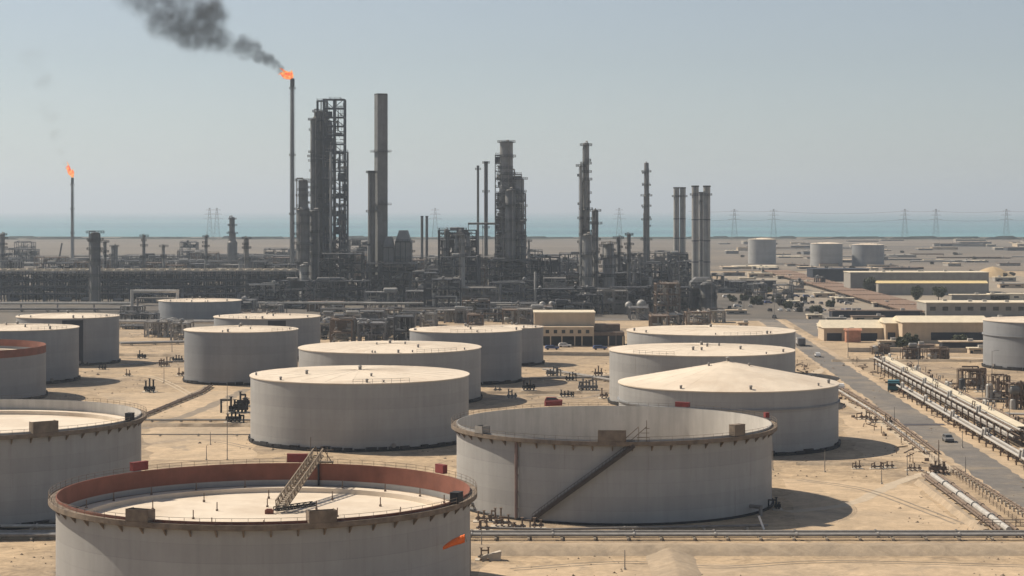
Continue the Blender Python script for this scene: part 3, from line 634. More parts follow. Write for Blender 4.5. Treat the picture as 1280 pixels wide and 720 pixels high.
pipe_run('two long parallel pipes crossing the picture in front of the open grey tank', [(xd(-20, 327), 327), (xd(1300, 327), 327)], (-2.0, 0.3, 1.1), (0.36, 0.30, 0.22), [M_PIPE2, M_PIPE, M_PIPE2], 0.85, 5.5)
pipe_run('pipes on low supports at the left edge behind the nearest tank', [(xd(-20, 340), 339.5), (xd(200, 340), 339.5)], (-3.2, -1.2, 3.6), (0.34, 0.4, 0.3), [M_PIPE, M_PIPE2, M_PIPE], 0.8, 6)
pipe_run('narrow pipes crossing the sand left of the white domed tank', [G(172, 527), G(318, 527)], (0, 0.8), 0.22, M_PIPE2, 0.5, 7)
pipe_run('thin pipe line behind the open left tank', [G(176, 545), G(320, 545)], (0,), 0.14, M_PIPE2, 0.4, 9)
# diagonal trench pipes to the bottom right and the lines beside the road
pipe_run('pale wide pipes slanting down to the bottom right corner', [G(1166, 598), G(1262, 668)], (-1.3, 0.1, 1.4, 2.2), (0.3, 0.55, 0.3, 0.2), [M_PIPE3, M_PIPE, M_PIPE3, M_PIPE3], 0.75, 6)
pipe_run('brown pipes slanting along the left side of the road', [G(1046, 488), G(1098, 520), G(1160, 568)], (-2.4, -1.5, 0.2, 1.0), (0.22, 0.22, 0.26, 0.2), [M_PIPE3, M_PIPE3, M_PIPE, M_PIPE3], 0.6, 7)
pipe_run('thin pipe line on posts between the trench and the road, lower right', [G(1196, 590), G(1300, 655)], (0, 0.7), 0.13, M_PIPE3, 0.9, 3.0)
pipe_run('dusty pipes on sleepers behind the wide flat-roofed tank', [G(585, 478), G(770, 474)], (-1, 0.2), 0.35, M_PIPE2, 0.8, 9)
pipe_run('bundle of grey pipes before the far left tanks', [G(150, 432), G(236, 430)], (-2.5, -1, 0.6, 2.2), 0.45, [M_PIPE, M_PIPE2, M_PIPE, M_PIPE2], 1.0, 9)
pipe_run('pipes running left to right under the long dark pipe rack', [G(-20, 390), G(170, 390)], (-2, -0.4, 1.2), 0.5, [M_PIPE, M_PIPE2, M_PIPE], 1.6, 12)
def portal_pipe(label, pts, r, m):
    o0 = Vector(pts[0]); o0.z = 0; t = thing('pipe_portal', label, 'pipe', o0); mb = MB(); mb.path([Vector(p) - o0 for p in pts], r, 12); mb.build('pipe', m, t)
    mb = MB()
    for p in pts: mb.tube(Vector(p) - o0 - Vector((0, 0, r * 1.02)), Vector(p) - o0 + Vector((0, 0, r * 1.02)), r * 1.02, 12)
    mb.build('elbow_joints', m, t); return t
d = gd(398)
portal_pipe('thick pipe bent into a square portal left of the low wide tank', [(xd(165, d), d, 0), (xd(165, d), d, zd(364, d)), (xd(222, d), d, zd(364, d)), (xd(222, d), d, 4)], 0.8, M_PIPE)
portal_pipe('second thinner pipe portal nested under the thick one', [(xd(171, d), d + 2, 0), (xd(171, d), d + 2, zd(373, d)), (xd(218, d), d + 2, zd(373, d))], 0.55, M_PIPE2)
def hi_pipe(label, px0, px1, py, d, r, m, sup=18, group=None):
    z = zd(py, d); L_ = xd(px1, d) - xd(px0, d); t = thing('elevated_pipe', label, 'pipe', (xd(px0, d), d, 0), group)
    mb = MB(); mb.tube((0, 0, z), (L_, 0, z), r, 10); mb.build('pipe', m, t); k = max(2, int(L_ / sup)); s0 = None
    for i in range(k + 1):
        if s0 is None:
            mb = MB(); mb.bar((0, -0.8, 0), (0, -0.8, z - r), 0.35); mb.bar((0, 0.8, 0), (0, 0.8, z - r), 0.35); mb.bar((0, -1.2, z - r - 0.15), (0, 1.2, z - r - 0.15), 0.35); s0 = mb.build('trestle', M_STEEL2, t, smooth=False); o = s0
        else: o = s0.copy(); col.objects.link(o); o.parent = t
        o.location = (L_ * (i + 0.02) / (k + 0.04), 0, 0)
    return t
hi_pipe('upper light pipe at the left edge below the long pipe rack', -20, 164, 379, 1060, 0.75, M_PIPE)
hi_pipe('lower grey pipe at the left edge below the long pipe rack', -20, 166, 386, 1050, 0.55, M_PIPE2)
hi_pipe('thick pale pipe behind the lone grey tank', 146, 272, 402, 850, 0.85, M_PIPE)
hi_pipe('pale pipe before the lattice tower foot', 302, 470, 378.5, 1040, 0.6, M_PIPE)
hi_pipe('pale pipe before the tall square stack', 455, 640, 379, 1030, 0.6, M_PIPE)
hi_pipe('long grey pipe in front of the centre units', 400, 620, 386, 985, 0.55, M_PIPE2)
hi_pipe('brownish pipe below the centre units', 520, 668, 392, 960, 0.4, M_PIPE3)

# elevated pipe way along the right of the road
def rack_line(label, x0off, d0, d1, wid, hz, npipe, m, deck=None, low=()):
    t = thing('pipe_way', label, 'pipe rack', (rx(d0) + x0off, d0, 0)); L_ = d1 - d0; sl = 0.042
    def X(v): return v * sl
    k = int(L_ / 8); b0 = None
    for i in range(k + 1):
        y = L_ * i / k
        if b0 is None:
            mb = MB()
            for s_ in (0, 1): mb.bar((s_ * wid, 0, 0), (s_ * wid, 0, hz), 0.3)
            mb.bar((-0.3, 0, hz), (wid + 0.3, 0, hz), 0.32); mb.bar((-0.3, 0, hz * 0.5), (wid + 0.3, 0, hz * 0.5), 0.28); b0 = mb.build('bent', M_PIPE3, t, smooth=False); o = b0
        else: o = b0.copy(); col.objects.link(o); o.parent = t
        o.location = (X(y), y, 0)
    for j in range(npipe):
        xo = wid * (j + 0.5) / npipe; mb = MB(); z = hz + 0.16 + 0.3
        rad_ = 0.14 + 0.16 * (j % 3 == 0); z += rad_ - 0.3; y0 = -2.0
        while y0 < L_ + 2:                                    # straight lengths broken by expansion loops
            y1 = min(L_ + 2, y0 + 38 + 7 * ((j * 5) % 4)); mb.tube((X(y0) + xo, y0, z), (X(y1) + xo, y1, z), rad_, 8)
            if j % 2 == 0 and y1 < L_: mb.path([(X(y1) + xo, y1, z), (X(y1) + xo + 0.3, y1, z + 1.6), (X(y1) + xo + 0.3, y1 + 2.4, z + 1.6), (X(y1) + xo, y1 + 2.4, z)], rad_, 8); y0 = y1 + 2.4
            else: y0 = y1
        mb.build('pipe', m[j % len(m)], t)
    for j, (xo, z, r, mm) in enumerate(low):
        mb = MB(); mb.tube((xo, 0, z), (X(L_) + xo, L_, z), r, 8); mb.build('pipe', mm, t)
    if deck:
        mb = MB(); mb.box(0, 0, 0, 1, 1, 1); mb = MB()
        mb.add([(deck[0], 0, hz + 0.9), (deck[1], 0, hz + 0.9), (X(L_) + deck[1], L_, hz + 0.9), (X(L_) + deck[0], L_, hz + 0.9), (deck[0], 0, hz + 1.1), (deck[1], 0, hz + 1.1), (X(L_) + deck[1], L_, hz + 1.1), (X(L_) + deck[0], L_, hz + 1.1)],
               [(3, 2, 1, 0), (4, 5, 6, 7), (0, 1, 5, 4), (1, 2, 6, 5), (2, 3, 7, 6), (3, 0, 4, 7)]); mb.build('cover_deck', M_CREAM, t, smooth=False)
    return t
rack_line('covered pipe way with cream deck slanting along the right of the road', 12.5, 455, 672, 5.0, 3.6, 7, [M_PIPE, M_PIPE2, M_PIPE3], deck=(2.2, 4.6), low=[(0.4, 2.2, 0.3, M_PIPE2), (1.4, 2.2, 0.3, M_PIPE), (2.8, 2.2, 0.25, M_PIPE3)])
rack_line('lower pipe way nearest to the right road edge', 8.0, 300, 600, 2.2, 1.7, 4, [M_PIPE, M_PIPE3, M_PIPE2])
rack_line('open pipe way right of the cream-decked one', 19.5, 360, 640, 3.2, 2.4, 5, [M_PIPE3, M_PIPE2, M_PIPE], low=[(0.6, 1.2, 0.25, M_PIPE3)])
pipe_run('pipes crossing towards the tank at the right edge', [(rx(560) + 22, 560), (190, 560)], (-1.6, -0.6, 0.6), 0.25, [M_PIPE, M_PIPE3, M_PIPE2], 0.9, 7)
pipe_run('brown pipes crossing below the tank at the right edge', [(rx(610) + 22, 610), (190, 612)], (-1.0, 0.2, 1.1), 0.22, M_PIPE3, 0.8, 7)
pipe_run('curved-off pipes in the middle of the right pipe yard', [(rx(500) + 24, 512), (128, 520), (190, 505)], (-0.8, 0.4), 0.28, M_PIPE, 0.9, 7)
rr = random.Random(66); mb = MB()
for i in range(420):                                         # loose fittings, pipe ends and blocks lying among the pipe ways
    d_ = rr.uniform(380, 720); x_ = rx(d_) + rr.choice((rr.uniform(7.5, 12), rr.uniform(17, 20), rr.uniform(22.5, 30), rr.uniform(-16, -9))); s_ = rr.uniform(0.2, 0.7); q = rr.random()
    if q < 0.4: a = rr.uniform(0, 3.1); l_ = rr.uniform(1, 4); mb.tube((x_, d_, s_ * 0.3), (x_ + l_ * math.cos(a), d_ + l_ * math.sin(a), s_ * 0.3 + rr.uniform(0, 0.8)), 0.14, 6)
    elif q < 0.75: mb.box(x_, d_, s_ * 0.5 - 0.02, s_ * 1.4, s_, s_, rr.uniform(0, 3))
    else: mb.tube((x_, d_, 0), (x_, d_, rr.uniform(0.8, 2.2)), 0.1, 6)
tag(mb.build('yard_clutter', M_PIPE3, smooth=False), 'loose pipe fittings and blocks strewn among the right pipe ways', 'clutter', kind='stuff')
# brown pipe corridor far right
pipe_run('broad corridor of rust-brown pipes receding behind the low sheds', [(214, 1010), (227, 1690)], (-9, -7, -5, -3, -1, 1, 3, 5, 7, 9, 11), 0.7, mat('pipe_rust', (0.16, 0.105, 0.075), 0.8, 0.2, 0.2), 2.4, 26)

# ------------------------------------------------------------------ valve stations, posts, poles
def valve_station(label, px, py, s=1.0, seed=0, tall=0.0, w=3.2, m=None, group=None):
    m = m or M_PIPE3; rr = random.Random(seed); g = G(px, py); t = thing('valve_station', label, 'valve station', g, group); n = max(2, int(w / 0.9))
    mb = MB(); mb.tube((-w / 2, 0, 0.5 * s), (w / 2, 0, 0.5 * s), 0.16 * s, 8); mb.build('header_pipe', M_PIPE2, t)
    for i in range(n):
        x = -w / 2 + (i + 0.5) * w / n; mb = MB(); hh = s * rr.uniform(0.9, 1.9)
        mb.tube((x, 0, 0), (x, 0, hh), 0.12 * s, 8); mb.box(x, 0, 0.55 * s, 0.5 * s, 0.45 * s, 0.45 * s); mb.lathe([(0.05 * s, hh), (0.26 * s, hh), (0.26 * s, hh + 0.08), (0.05 * s, hh + 0.08)], 10, (x, 0, 0)); mb.tube((x, 0, 0.35 * s), (x, rr.choice((-1.4, 1.4)) * s, 0.35 * s), 0.13 * s, 8)
        if rr.random() < 0.5:                                 # gooseneck branch
            q = rr.choice((-1, 1)) * s * rr.uniform(0.5, 1.2); mb.tube((x, 0, hh * 0.8), (x + q, 0, hh * 0.8), 0.11 * s, 8); mb.tube((x + q, 0, hh * 0.86), (x + q, 0, 0), 0.11 * s, 8)
        mb.build('valve', m, t)
    mb = MB(); mb.box(0, 0, 0.06, w + 0.8, 1.8 * s, 0.14); mb.build('plinth', M_CONC, t, smooth=False)
    if tall:
        mb = MB(); mb.tube((0.3, 0.3, 0), (0.3, 0.3, tall), 0.16, 8, 0.09); mb.build('post', M_PIPE3, t)
    return t
valve_station('rusty valve tower with tall post beside the diagonal pipe trench', 1172, 592, 1.9, 1, 7.0, 3.6)
for i, (px, py, w) in enumerate(((1072, 586, 1.6), (1097, 586, 2.6), (1112, 585, 2.0), (1143, 588, 3.0))):
    auto(valve_station('', px, py, 1.0, 10 + i, 0, w, group='valve row right of the peaked tank'), 'small brown valve set in the row right of the peaked tank')
valve_station('pump set with dark motor on the sand beyond the near left tank', 187, 490, 2.2, 5, 0, 3.4, M_DARK)
for i, (px, py, w, s_) in enumerate(((298, 516, 5.0, 2.4), (292, 528, 4.0, 2.0), (305, 508, 3.0, 2.2))):
    auto(valve_station('', px, py, s_, 20 + i, 0, w, M_DARK, group='dark valve cluster left of the white tank'), 'dark valve cluster at the left foot of the white domed tank')
for i, (px, py, w) in enumerate(((612, 652, 5.0), (628, 658, 3.2), (648, 662, 2.6), (672, 661, 2.2), (604, 664, 2.4))):
    auto(valve_station('', px, py, 1.25, 30 + i, 0, w, M_PIPE3, group='valves at the foot of the open grey tank'), 'brown valve set at the left foot of the open grey tank')
valve_station('pump skid behind the open grey tank', 735, 488, 2.0, 41, 2.5, 6, M_STEEL2)
valve_station('dark pump truckload behind the open grey tank', 661, 488, 2.0, 42, 4.0, 4, M_DARK)
for i, (px, py) in enumerate(((1080, 524), (1092, 528), (1110, 530))):
    auto(valve_station('', px, py, 1.3, 50 + i, 0, 2.4, M_PIPE3, group='valves left of the road hump'), 'brown valve set left of the dark road band')
for i, (px, py) in enumerate(((1152, 505), (1172, 512), (1204, 528), (1225, 538), (1255, 556), (1245, 500), (1262, 510), (1225, 490), (1270, 530), (1140, 498), (1187, 520), (1240, 547))):
    auto(valve_station('', px, py, 1.5, 60 + i, 0, 2.6, (M_PIPE3, M_STEEL2)[i % 2], group='valves among the right pipe ways'), 'valve set among the pipe ways at the right')
for i, (px, py) in enumerate(((1135, 448), (1150, 449), (1168, 449), (1182, 449), (1098, 449))):
    auto(valve_station('', px, py, 1.6, 70 + i, 0, 3.0, M_STEEL2, group='valves before the cream-roofed shed'), 'pipe valve set on the sand before the cream-roofed shed')
valve_station('hydrant at the right foot of the open grey tank', 972, 637, 1.3, 77, 0, 1.0, M_DARK)
valve_station('box and pipe bits near the windsock', 606, 700, 1.1, 78, 0, 2.2, M_PIPE3)

def post(label, px, py, h, r=0.09, m=None, arm=0.0, name='post', cat='post', group=None):
    g = G(px, py); t = thing(name, label, cat, g, group); mb = MB(); mb.tube((0, 0, 0), (0, 0, h), r, 8, r * 0.6); mb.build('shaft', m or M_PIPE2, t)
    mb = MB(); mb.tube((0, 0, -0.02), (0, 0, 0.3), r * 2.6, 8, r * 2.0); mb.build('base', M_CONC, t)
    if arm:
        mb = MB(); mb.bar((0, 0, h - 0.1), (arm, 0, h + 0.25), 0.09); mb.box(arm + 0.3, 0, h + 0.24, 0.9, 0.3, 0.14); mb.build('lamp_head', M_STEEL2, t, smooth=False)
    return t
for px, py, h in ((284, 575, 17), (1006, 545, 4), (966, 588, 6), (1031, 590, 4.5), (1102, 605, 3.5), (1134, 594, 4.5), (205, 478, 6), (263, 556, 3), (258, 575, 3.2), (602, 690, 3.5), (781, 712, 3.0), (1166, 512, 9), (1190, 520, 7), (1245, 515, 8), (1262, 540, 8), (1228, 500, 7), (1118, 528, 4), (1095, 528, 5), (1203, 560, 4), (1207, 595, 4)):
    auto(post('', px, py, h, 0.10, group='thin posts on the sand'), 'thin upright post standing on the sand')
for px, py, h in ((990, 446, 10), (1060, 447, 11), (1040, 424, 12), (968, 400, 12), (930, 392, 12), (1148, 470, 10), (1240, 478, 10), (505, 412, 11), (430, 416, 11), (215, 440, 9), (770, 444, 9), (742, 410, 10)):
    auto(post('', px, py, h, 0.13, arm=1.5, name='lamp_post', cat='lamp post', group='lamp posts'), 'tall thin grey lamp post')
# fence along the road edge
g0 = Vector((rx(330) - 9, 330, 0)); fe = thing('fence', 'low post fence along the left side of the road', 'fence', g0); p0 = None
mb = MB()
for i in range(60):
    y = i * 3.4
    if p0 is None: q = MB(); q.bar((0, 0, 0), (0, 0, 1.2), 0.09); p0 = q.build('fence_post', M_PIPE3, fe, smooth=False); o = p0
    else: o = p0.copy(); col.objects.link(o); o.parent = fe
    o.location = (y * 0.047, y, 0)
for z in (0.5, 0.8, 1.1): mb.bar((0, 0, z), (59 * 3.4 * 0.047, 59 * 3.4, z), 0.03)
mb.build('wires', M_PIPE3, fe, smooth=False)
# wooden barrier bits at the bottom right corner
g = G(1248, 662); br = thing('pipe_bridge', 'small brown stile over the pipes in the bottom right corner', 'stile', g); mb = MB()
for x in (-3, -1, 1, 3, 5): mb.bar((x, 0, 0), (x, 0, 1.7), 0.12)
for z in (0.6, 1.2, 1.7): mb.bar((-3.2, 0, z), (5.4, 0, z), 0.1)
mb.build('rails', M_PIPE3, br, smooth=False); mb = MB(); mb.bar((-4.4, 0.3, 0.1), (-2.6, 0.3, 1.9), 0.12); mb.bar((-4.0, -0.6, 0.1), (-2.2, -0.6, 1.9), 0.12)
for k in range(6): mb.bar((-4.2 + k * 0.32, -0.6, 0.25 + k * 0.3), (-4.2 + k * 0.32, 0.3, 0.25 + k * 0.3), 0.26, 0.05)
mb.build('steps', M_PIPE3, br, smooth=False)
g = G(612, 700); cb = thing('concrete_block', 'pale broken concrete slab lying by the windsock', 'concrete slab', g); mb = MB(); mb.add([(-1.6, -1, 0), (1.7, -0.8, 0), (1.5, 1.1, 0), (-1.4, 0.9, 0), (-1.4, -0.8, 0.7), (1.9, -0.6, 1.5), (1.6, 0.9, 1.4), (-1.2, 0.8, 0.6)], [(3, 2, 1, 0), (4, 5, 6, 7), (0, 1, 5, 4), (1, 2, 6, 5), (2, 3, 7, 6), (3, 0, 4, 7)]); mb.build('slab', M_CONC, cb, smooth=False)
# bollard leaning by the shadow of the open grey tank
g = G(955, 662); bo = thing('marker_pole', 'short white marker pole leaning in the shadow of the open grey tank', 'marker', g); mb = MB(); mb.tube((0, 0, 0), (-0.8, 0.5, 2.2), 0.2, 8); mb.tube((-0.8, 0.5, 2.2), (-0.82, 0.51, 2.3), 0.24, 8); mb.build('shaft', M_WHITE, bo)

# ------------------------------------------------------------------ vehicles
def car(label, px, py, az=0.0, body=None, suv=True, name='parked_car', group=None, L_=4.8, Wd=1.9, truck=False, d=None):
    g = G(px, py, 0.03); g.z = 0.03; body = body or M_WHITE; t = thing(name, label, 'truck' if truck else 'car', g, group, az)
    if truck:
        mb = MB(); mb.box(L_ * 0.36, 0, 1.75, L_ * 0.24, Wd, 2.2); mb.box(L_ * 0.36 + L_ * 0.125, 0, 1.2, 0.1, Wd * 0.95, 0.7); mb.build('cab', body, t, smooth=False)
        mb = MB(); mb.box(L_ * 0.365 + L_ * 0.12, 0, 2.25, 0.06, Wd * 0.86, 0.8); mb.box(L_ * 0.38, 0, 2.25, L_ * 0.14, Wd + 0.04, 0.7); mb.build('window', M_GLASS, t, smooth=False)
        mb = MB(); mb.box(-L_ * 0.13, 0, 2.0, L_ * 0.70, Wd, 2.3); mb.box(-L_ * 0.13, 0, 3.2, L_ * 0.71, Wd * 1.02, 0.08); mb.build('load_box', body if truck is True else truck, t, smooth=False)
        mb = MB(); mb.box(0, 0, 0.75, L_ * 0.96, Wd * 0.7, 0.25); mb.build('chassis', M_DARK, t, smooth=False); wr, xs = 0.5, (L_ * 0.36, -L_ * 0.15, -L_ * 0.36)
    else:
        mb = MB(); prof = [(-L_ / 2, 0.45), (L_ / 2, 0.45), (L_ / 2, 0.95), (L_ * 0.27, 1.08), (L_ * 0.12, 1.68), (-L_ * 0.40, 1.72), (-L_ * 0.49, 1.05)]
        k = len(prof); vs = [(x, -Wd / 2 + (0.14 if z > 1.2 else 0), z) for x, z in prof] + [(x, Wd / 2 - (0.14 if z > 1.2 else 0), z) for x, z in prof]
        mb.add(vs, [tuple(range(k)), tuple(range(2 * k - 1, k - 1, -1))] + [(i, i + k, (i + 1) % k + k, (i + 1) % k) for i in range(k)]); mb.build('body', body, t, smooth=False)
        mb = MB()
        for s_ in (-1, 1): mb.add([(L_ * 0.20, s_ * (Wd / 2 - 0.02), 1.12), (L_ * 0.105, s_ * (Wd / 2 - 0.10), 1.6), (-L_ * 0.36, s_ * (Wd / 2 - 0.10), 1.62), (-L_ * 0.42, s_ * (Wd / 2 - 0.02), 1.12)], [(0, 1, 2, 3)])
        mb.add([(L_ * 0.255, -Wd * 0.4, 1.15), (L_ * 0.255, Wd * 0.4, 1.15), (L_ * 0.135, Wd * 0.38, 1.63), (L_ * 0.135, -Wd * 0.38, 1.63)], [(0, 1, 2, 3)]); mb.build('window', M_GLASS, t, smooth=False); wr, xs = 0.36, (L_ * 0.31, -L_ * 0.31)
    wm = None
    for x in xs:
        for s_ in (-1, 1):
            if wm is None: mb = MB(); mb.tube((0, -0.12, 0), (0, 0.12, 0), wr, 14); mb.tube((0, -0.14, 0), (0, 0.14, 0), wr * 0.55, 10); wm = mb.build('wheel', M_TYRE, t); o = wm
            else: o = wm.copy(); col.objects.link(o); o.parent = t
            o.location = (x, s_ * (Wd / 2 - 0.08), wr)
    return t
car('white and blue car parked below the tan office, left of the pair', 690, 437, 0.1, M_BLUE, L_=5.6, Wd=2.1)
car('blue car parked below the tan office, right of the pair', 750, 437, 0.1, M_BLUE, L_=5.6, Wd=2.1)
car('white van behind the blue car pair below the tan office', 706, 434, 0.05, M_WHITE, L_=5.2)
car('dark teal truck standing on the right side of the road', 1117, 489, -1.75, M_TEAL, truck=True, L_=7.5, Wd=3.4, name='truck')
car('small pale pink van behind the teal truck', 1130, 490, 1.5, mat('pink_paint', (0.62, 0.36, 0.30), 0.5, 0.1, 0.5), L_=5.2, Wd=2.2)
car('small white car emerging behind the peaked tank', 1051, 486, 1.5, M_WHITE)
car('white and grey tanker truck on the road behind the right-hand tanks', 1001, 432, 1.5, M_WHITE, truck=M_STEEL2, L_=11, Wd=3.0, name='truck')
car('red low trailer behind the open grey tank', 692, 504, 0.0, M_RED, L_=5.0)
rr = random.Random(8); cols = [M_WHITE, M_STEEL2, M_BLUE, M_DARK, M_PIPE]
for i in range(34):
    row = i % 3; px = 940 + (i // 3) * 11 + rr.uniform(-3, 3); py = (372, 380, 389)[row] + rr.uniform(-1, 1) ; px += (0, 12, 24)[row]
    auto(car('', px, py, rr.choice((0.1, 1.6, 1.5)), cols[rr.randrange(5)], group='cars in the far car park'), ('car in the far', 'car in the middle', 'car in the near')[row] + ' row of the car park')
for i, (px, py) in enumerate(((912, 386), (922, 384), (925, 380), (908, 372))):
    auto(car('', px, py, rr.choice((0.1, 1.5)), (M_DARK, M_WHITE)[i % 2], group='cars by the road head'), 'car parked at the far head of the road')

# ------------------------------------------------------------------ buildings
def building(label, px0, px1, pyb, pyt, depth, wall, roofm, pitch=0.0, win=0, name='shed', cat='building', doors=(), group=None, parapet=True):
    d = gd(pyb); x0, x1 = xd(px0, d), xd(px1, d); h = zd(pyt, d); w = x1 - x0; t = thing(name, label, cat, ((x0 + x1) / 2, d, 0), group)
    mb = MB(); mb.box(0, depth / 2, h / 2, w, depth, h); mb.build('wall', wall, t, smooth=False)
    if pitch:
        mb = MB(); e = 0.6; mb.add([(-w / 2 - e, -e, h + 0.01), (w / 2 + e, -e, h + 0.01), (w / 2 + e, depth + e, h + 0.01), (-w / 2 - e, depth + e, h + 0.01), (-w / 2 - e, depth / 2, h + pitch), (w / 2 + e, depth / 2, h + pitch)], [(0, 1, 5, 4), (2, 3, 4, 5), (0, 4, 3), (1, 2, 5), (3, 2, 1, 0)]); mb.build('roof', roofm, t, smooth=False)
    else:
        mb = MB(); mb.box(0, depth / 2, h + 0.2, w + 0.8, depth + 0.8, 0.4); ro = mb.build('roof', roofm, t, smooth=False)
        rr = random.Random(int(px0)); 
        for k in range(max(1, int(w / 14))):
            mb = MB(); x = rr.uniform(-w * 0.45, w * 0.45); mb.box(x, depth * rr.uniform(0.2, 0.8), h + 0.9, 2.0, 1.6, 1.0); mb.build('roof_unit', M_PIPE, t, smooth=False)
    if win:
        wm = None
        for k in range(win):
            x = -w / 2 + w * (k + 0.5) / win
            if wm is None:
                mb = MB(); mb.box(0, -0.05, h * 0.6, w / win * 0.45, 0.12, h * 0.28); wm = mb.build('window', M_GLASS, t, smooth=False); o = wm
            else: o = wm.copy(); col.objects.link(o); o.parent = t
            o.location = (x, 0, 0)
    for (a, b_, z0, z1) in doors:
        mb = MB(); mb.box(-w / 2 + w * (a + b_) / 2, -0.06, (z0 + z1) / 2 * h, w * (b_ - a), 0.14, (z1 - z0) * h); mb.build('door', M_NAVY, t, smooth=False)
    return t
# tan office with a raised upper block on posts
d = gd(432); t = thing('office', 'tan two-step office block right of centre with shaded ground floor', 'building', (xd(730, d), d, 0))
h1, h2, hu = zd(408, d), zd(419.5, d), zd(392, d)
def pxw(a): return xd(a, d) - xd(730, d)
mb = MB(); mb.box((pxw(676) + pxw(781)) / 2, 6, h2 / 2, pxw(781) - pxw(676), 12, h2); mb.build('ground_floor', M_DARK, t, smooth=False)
mb = MB(); mb.box((pxw(678) + pxw(742)) / 2, 3.5, (h2 + h1) / 2 + 0.02, pxw(742) - pxw(678), 15, h1 - h2); mb.build('first_floor', M_TAN, t, smooth=False)
mb = MB(); mb.box((pxw(668) + pxw(744)) / 2, 12, (h1 + hu) / 2 + 0.05, pxw(744) - pxw(668), 18, hu - h1); mb.build('upper_block', M_TAN, t, smooth=False)
mb = MB(); mb.box((pxw(667) + pxw(745)) / 2, 12, hu + 0.25, pxw(745) - pxw(667), 18.6, 0.35); mb.build('roof', M_CREAM, t, smooth=False)
mb = MB(); mb.box((pxw(742) + pxw(781)) / 2, 6.5, h2 + 0.7, pxw(781) - pxw(743), 13, 1.3); mb.build('side_roof', M_PIPE3, t, smooth=False)
mb = MB(); mb.box((pxw(742) + pxw(778)) / 2, 9, h2 + 2.8, pxw(776) - pxw(744), 7, 2.9); mb.build('side_block', M_PIPE3, t, smooth=False)
for a in (688, 702, 718, 727, 741, 760, 778):
    mb = MB(); mb.bar((pxw(a), -4.2, 0), (pxw(a), -4.2, h2), 0.45); mb.build('pillar', M_TAN, t, smooth=False)
for k, a in enumerate((684, 694, 704, 714, 724, 734)):
    mb = MB(); mb.box(pxw(a), -4.05, (h1 + h2) / 2, 1.4, 0.12, 1.4); mb.build('window', M_GLASS, t, smooth=False)
building('long grey shed with yellow roof strip before the far tanks', 1063, 1236, 366, 341, 26, M_GREYW, M_CREAM, 0, 0)
building('long low lean-to with cream roof in front of the long grey shed', 1098, 1234, 369, 354, 8, M_GREYW, M_YEL, 1.5)
building('low flat building with pale roof edge at the right', 1158, 1300, 396, 379, 24, M_GREYW, M_CREAM, 0, 9)
building('yellow container standing before the low flat building', 1183, 1225, 394, 382.5, 5, M_YEL, M_YEL, 0, 0, name='container', cat='container')
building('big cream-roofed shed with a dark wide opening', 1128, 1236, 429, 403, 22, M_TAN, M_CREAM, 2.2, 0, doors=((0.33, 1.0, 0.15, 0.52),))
building('narrow cream gable joined to the left of the big shed', 1107, 1134, 427, 404, 14, M_TAN, M_CREAM, 2.0, 0, doors=((0.1, 0.45, 0, 0.5),))
building('pale tent-roofed store left of the big shed', 1030, 1104, 426, 410, 16, M_TAN, M_CREAM, 3.0, 0, doors=((0.05, 0.3, 0, 0.6), (0.6, 0.9, 0, 0.6)))
building('orange-red tarpaulined stack beside the pale store', 1058, 1076, 428, 413, 4, mat('orange_tarp', (0.40, 0.19, 0.12), 0.8, 0.25, 0.5), mat('orange_tarp', (0.5, 0.2, 0.1)), 0.8, 0, name='tarp_stack', cat='stack')
building('dark shadowed low hall left of the long grey shed', 1016, 1086, 352, 337, 30, M_NAVY, M_NAVY, 0, 0)  # shadowed block, its shade put into the near-black colour
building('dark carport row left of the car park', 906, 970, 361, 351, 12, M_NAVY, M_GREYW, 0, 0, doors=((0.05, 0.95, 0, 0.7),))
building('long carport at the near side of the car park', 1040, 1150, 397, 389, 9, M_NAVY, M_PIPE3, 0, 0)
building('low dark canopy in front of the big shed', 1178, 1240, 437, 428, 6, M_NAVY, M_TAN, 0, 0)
building('small white cabin right of the low flat building', 1238, 1290, 376, 368, 8, M_CREAM, M_CREAM, 0, 4, name='cabin')
building('low pale row of cabins behind the trees', 1190, 1262, 376, 369, 8, M_GREYW, M_CREAM, 0, 0, name='cabin')
rr = random.Random(31)
for i in range(64):                                          # low works scattered over the flat
    px = rr.uniform(895, 1290); py = rr.choice((302, 305, 309, 313, 318, 323, 328, 333, 337)) + rr.uniform(-1, 1)
    row = 'close to the shoreline' if py < 311 else 'midway across the far flat' if py < 324 else 'at the near edge of the far flat'
    auto(building('', px, px + rr.uniform(8, 44), py, py - rr.uniform(1.2, 4.5), rr.uniform(8, 30), rr.choice((M_TAN, M_GREYW, M_GREYW, M_STEEL2, M_STEEL)), rr.choice((M_CREAM, M_GREYW, M_TAN, M_PIPE3)), 0, 0, group='small far buildings'), 'low ' + ('tan' if i % 2 else 'grey') + ' far building ' + row)
for i in range(30):                                          # sheds, stores and plant round the car park
    px = rr.uniform(896, 1270); py = rr.uniform(341, 424); d_ = gd(py); x_ = xd(px, d_)
    if abs(x_ - rx(d_)) < 11 or 1030 < px < 1250 and 352 < py < 436 and not (px < 1100 and py < 385) : continue
    auto(building('', px, px + rr.uniform(6, 26), py, py - rr.uniform(2.5, 6), rr.uniform(4, 9), rr.choice((M_TAN, M_GREYW, M_STEEL2, M_CREAM)), rr.choice((M_CREAM, M_GREYW, M_PIPE3, M_TAN)), 0, 2, name='store_hut', group='small stores round the car park'), 'small store hut round the far car park')
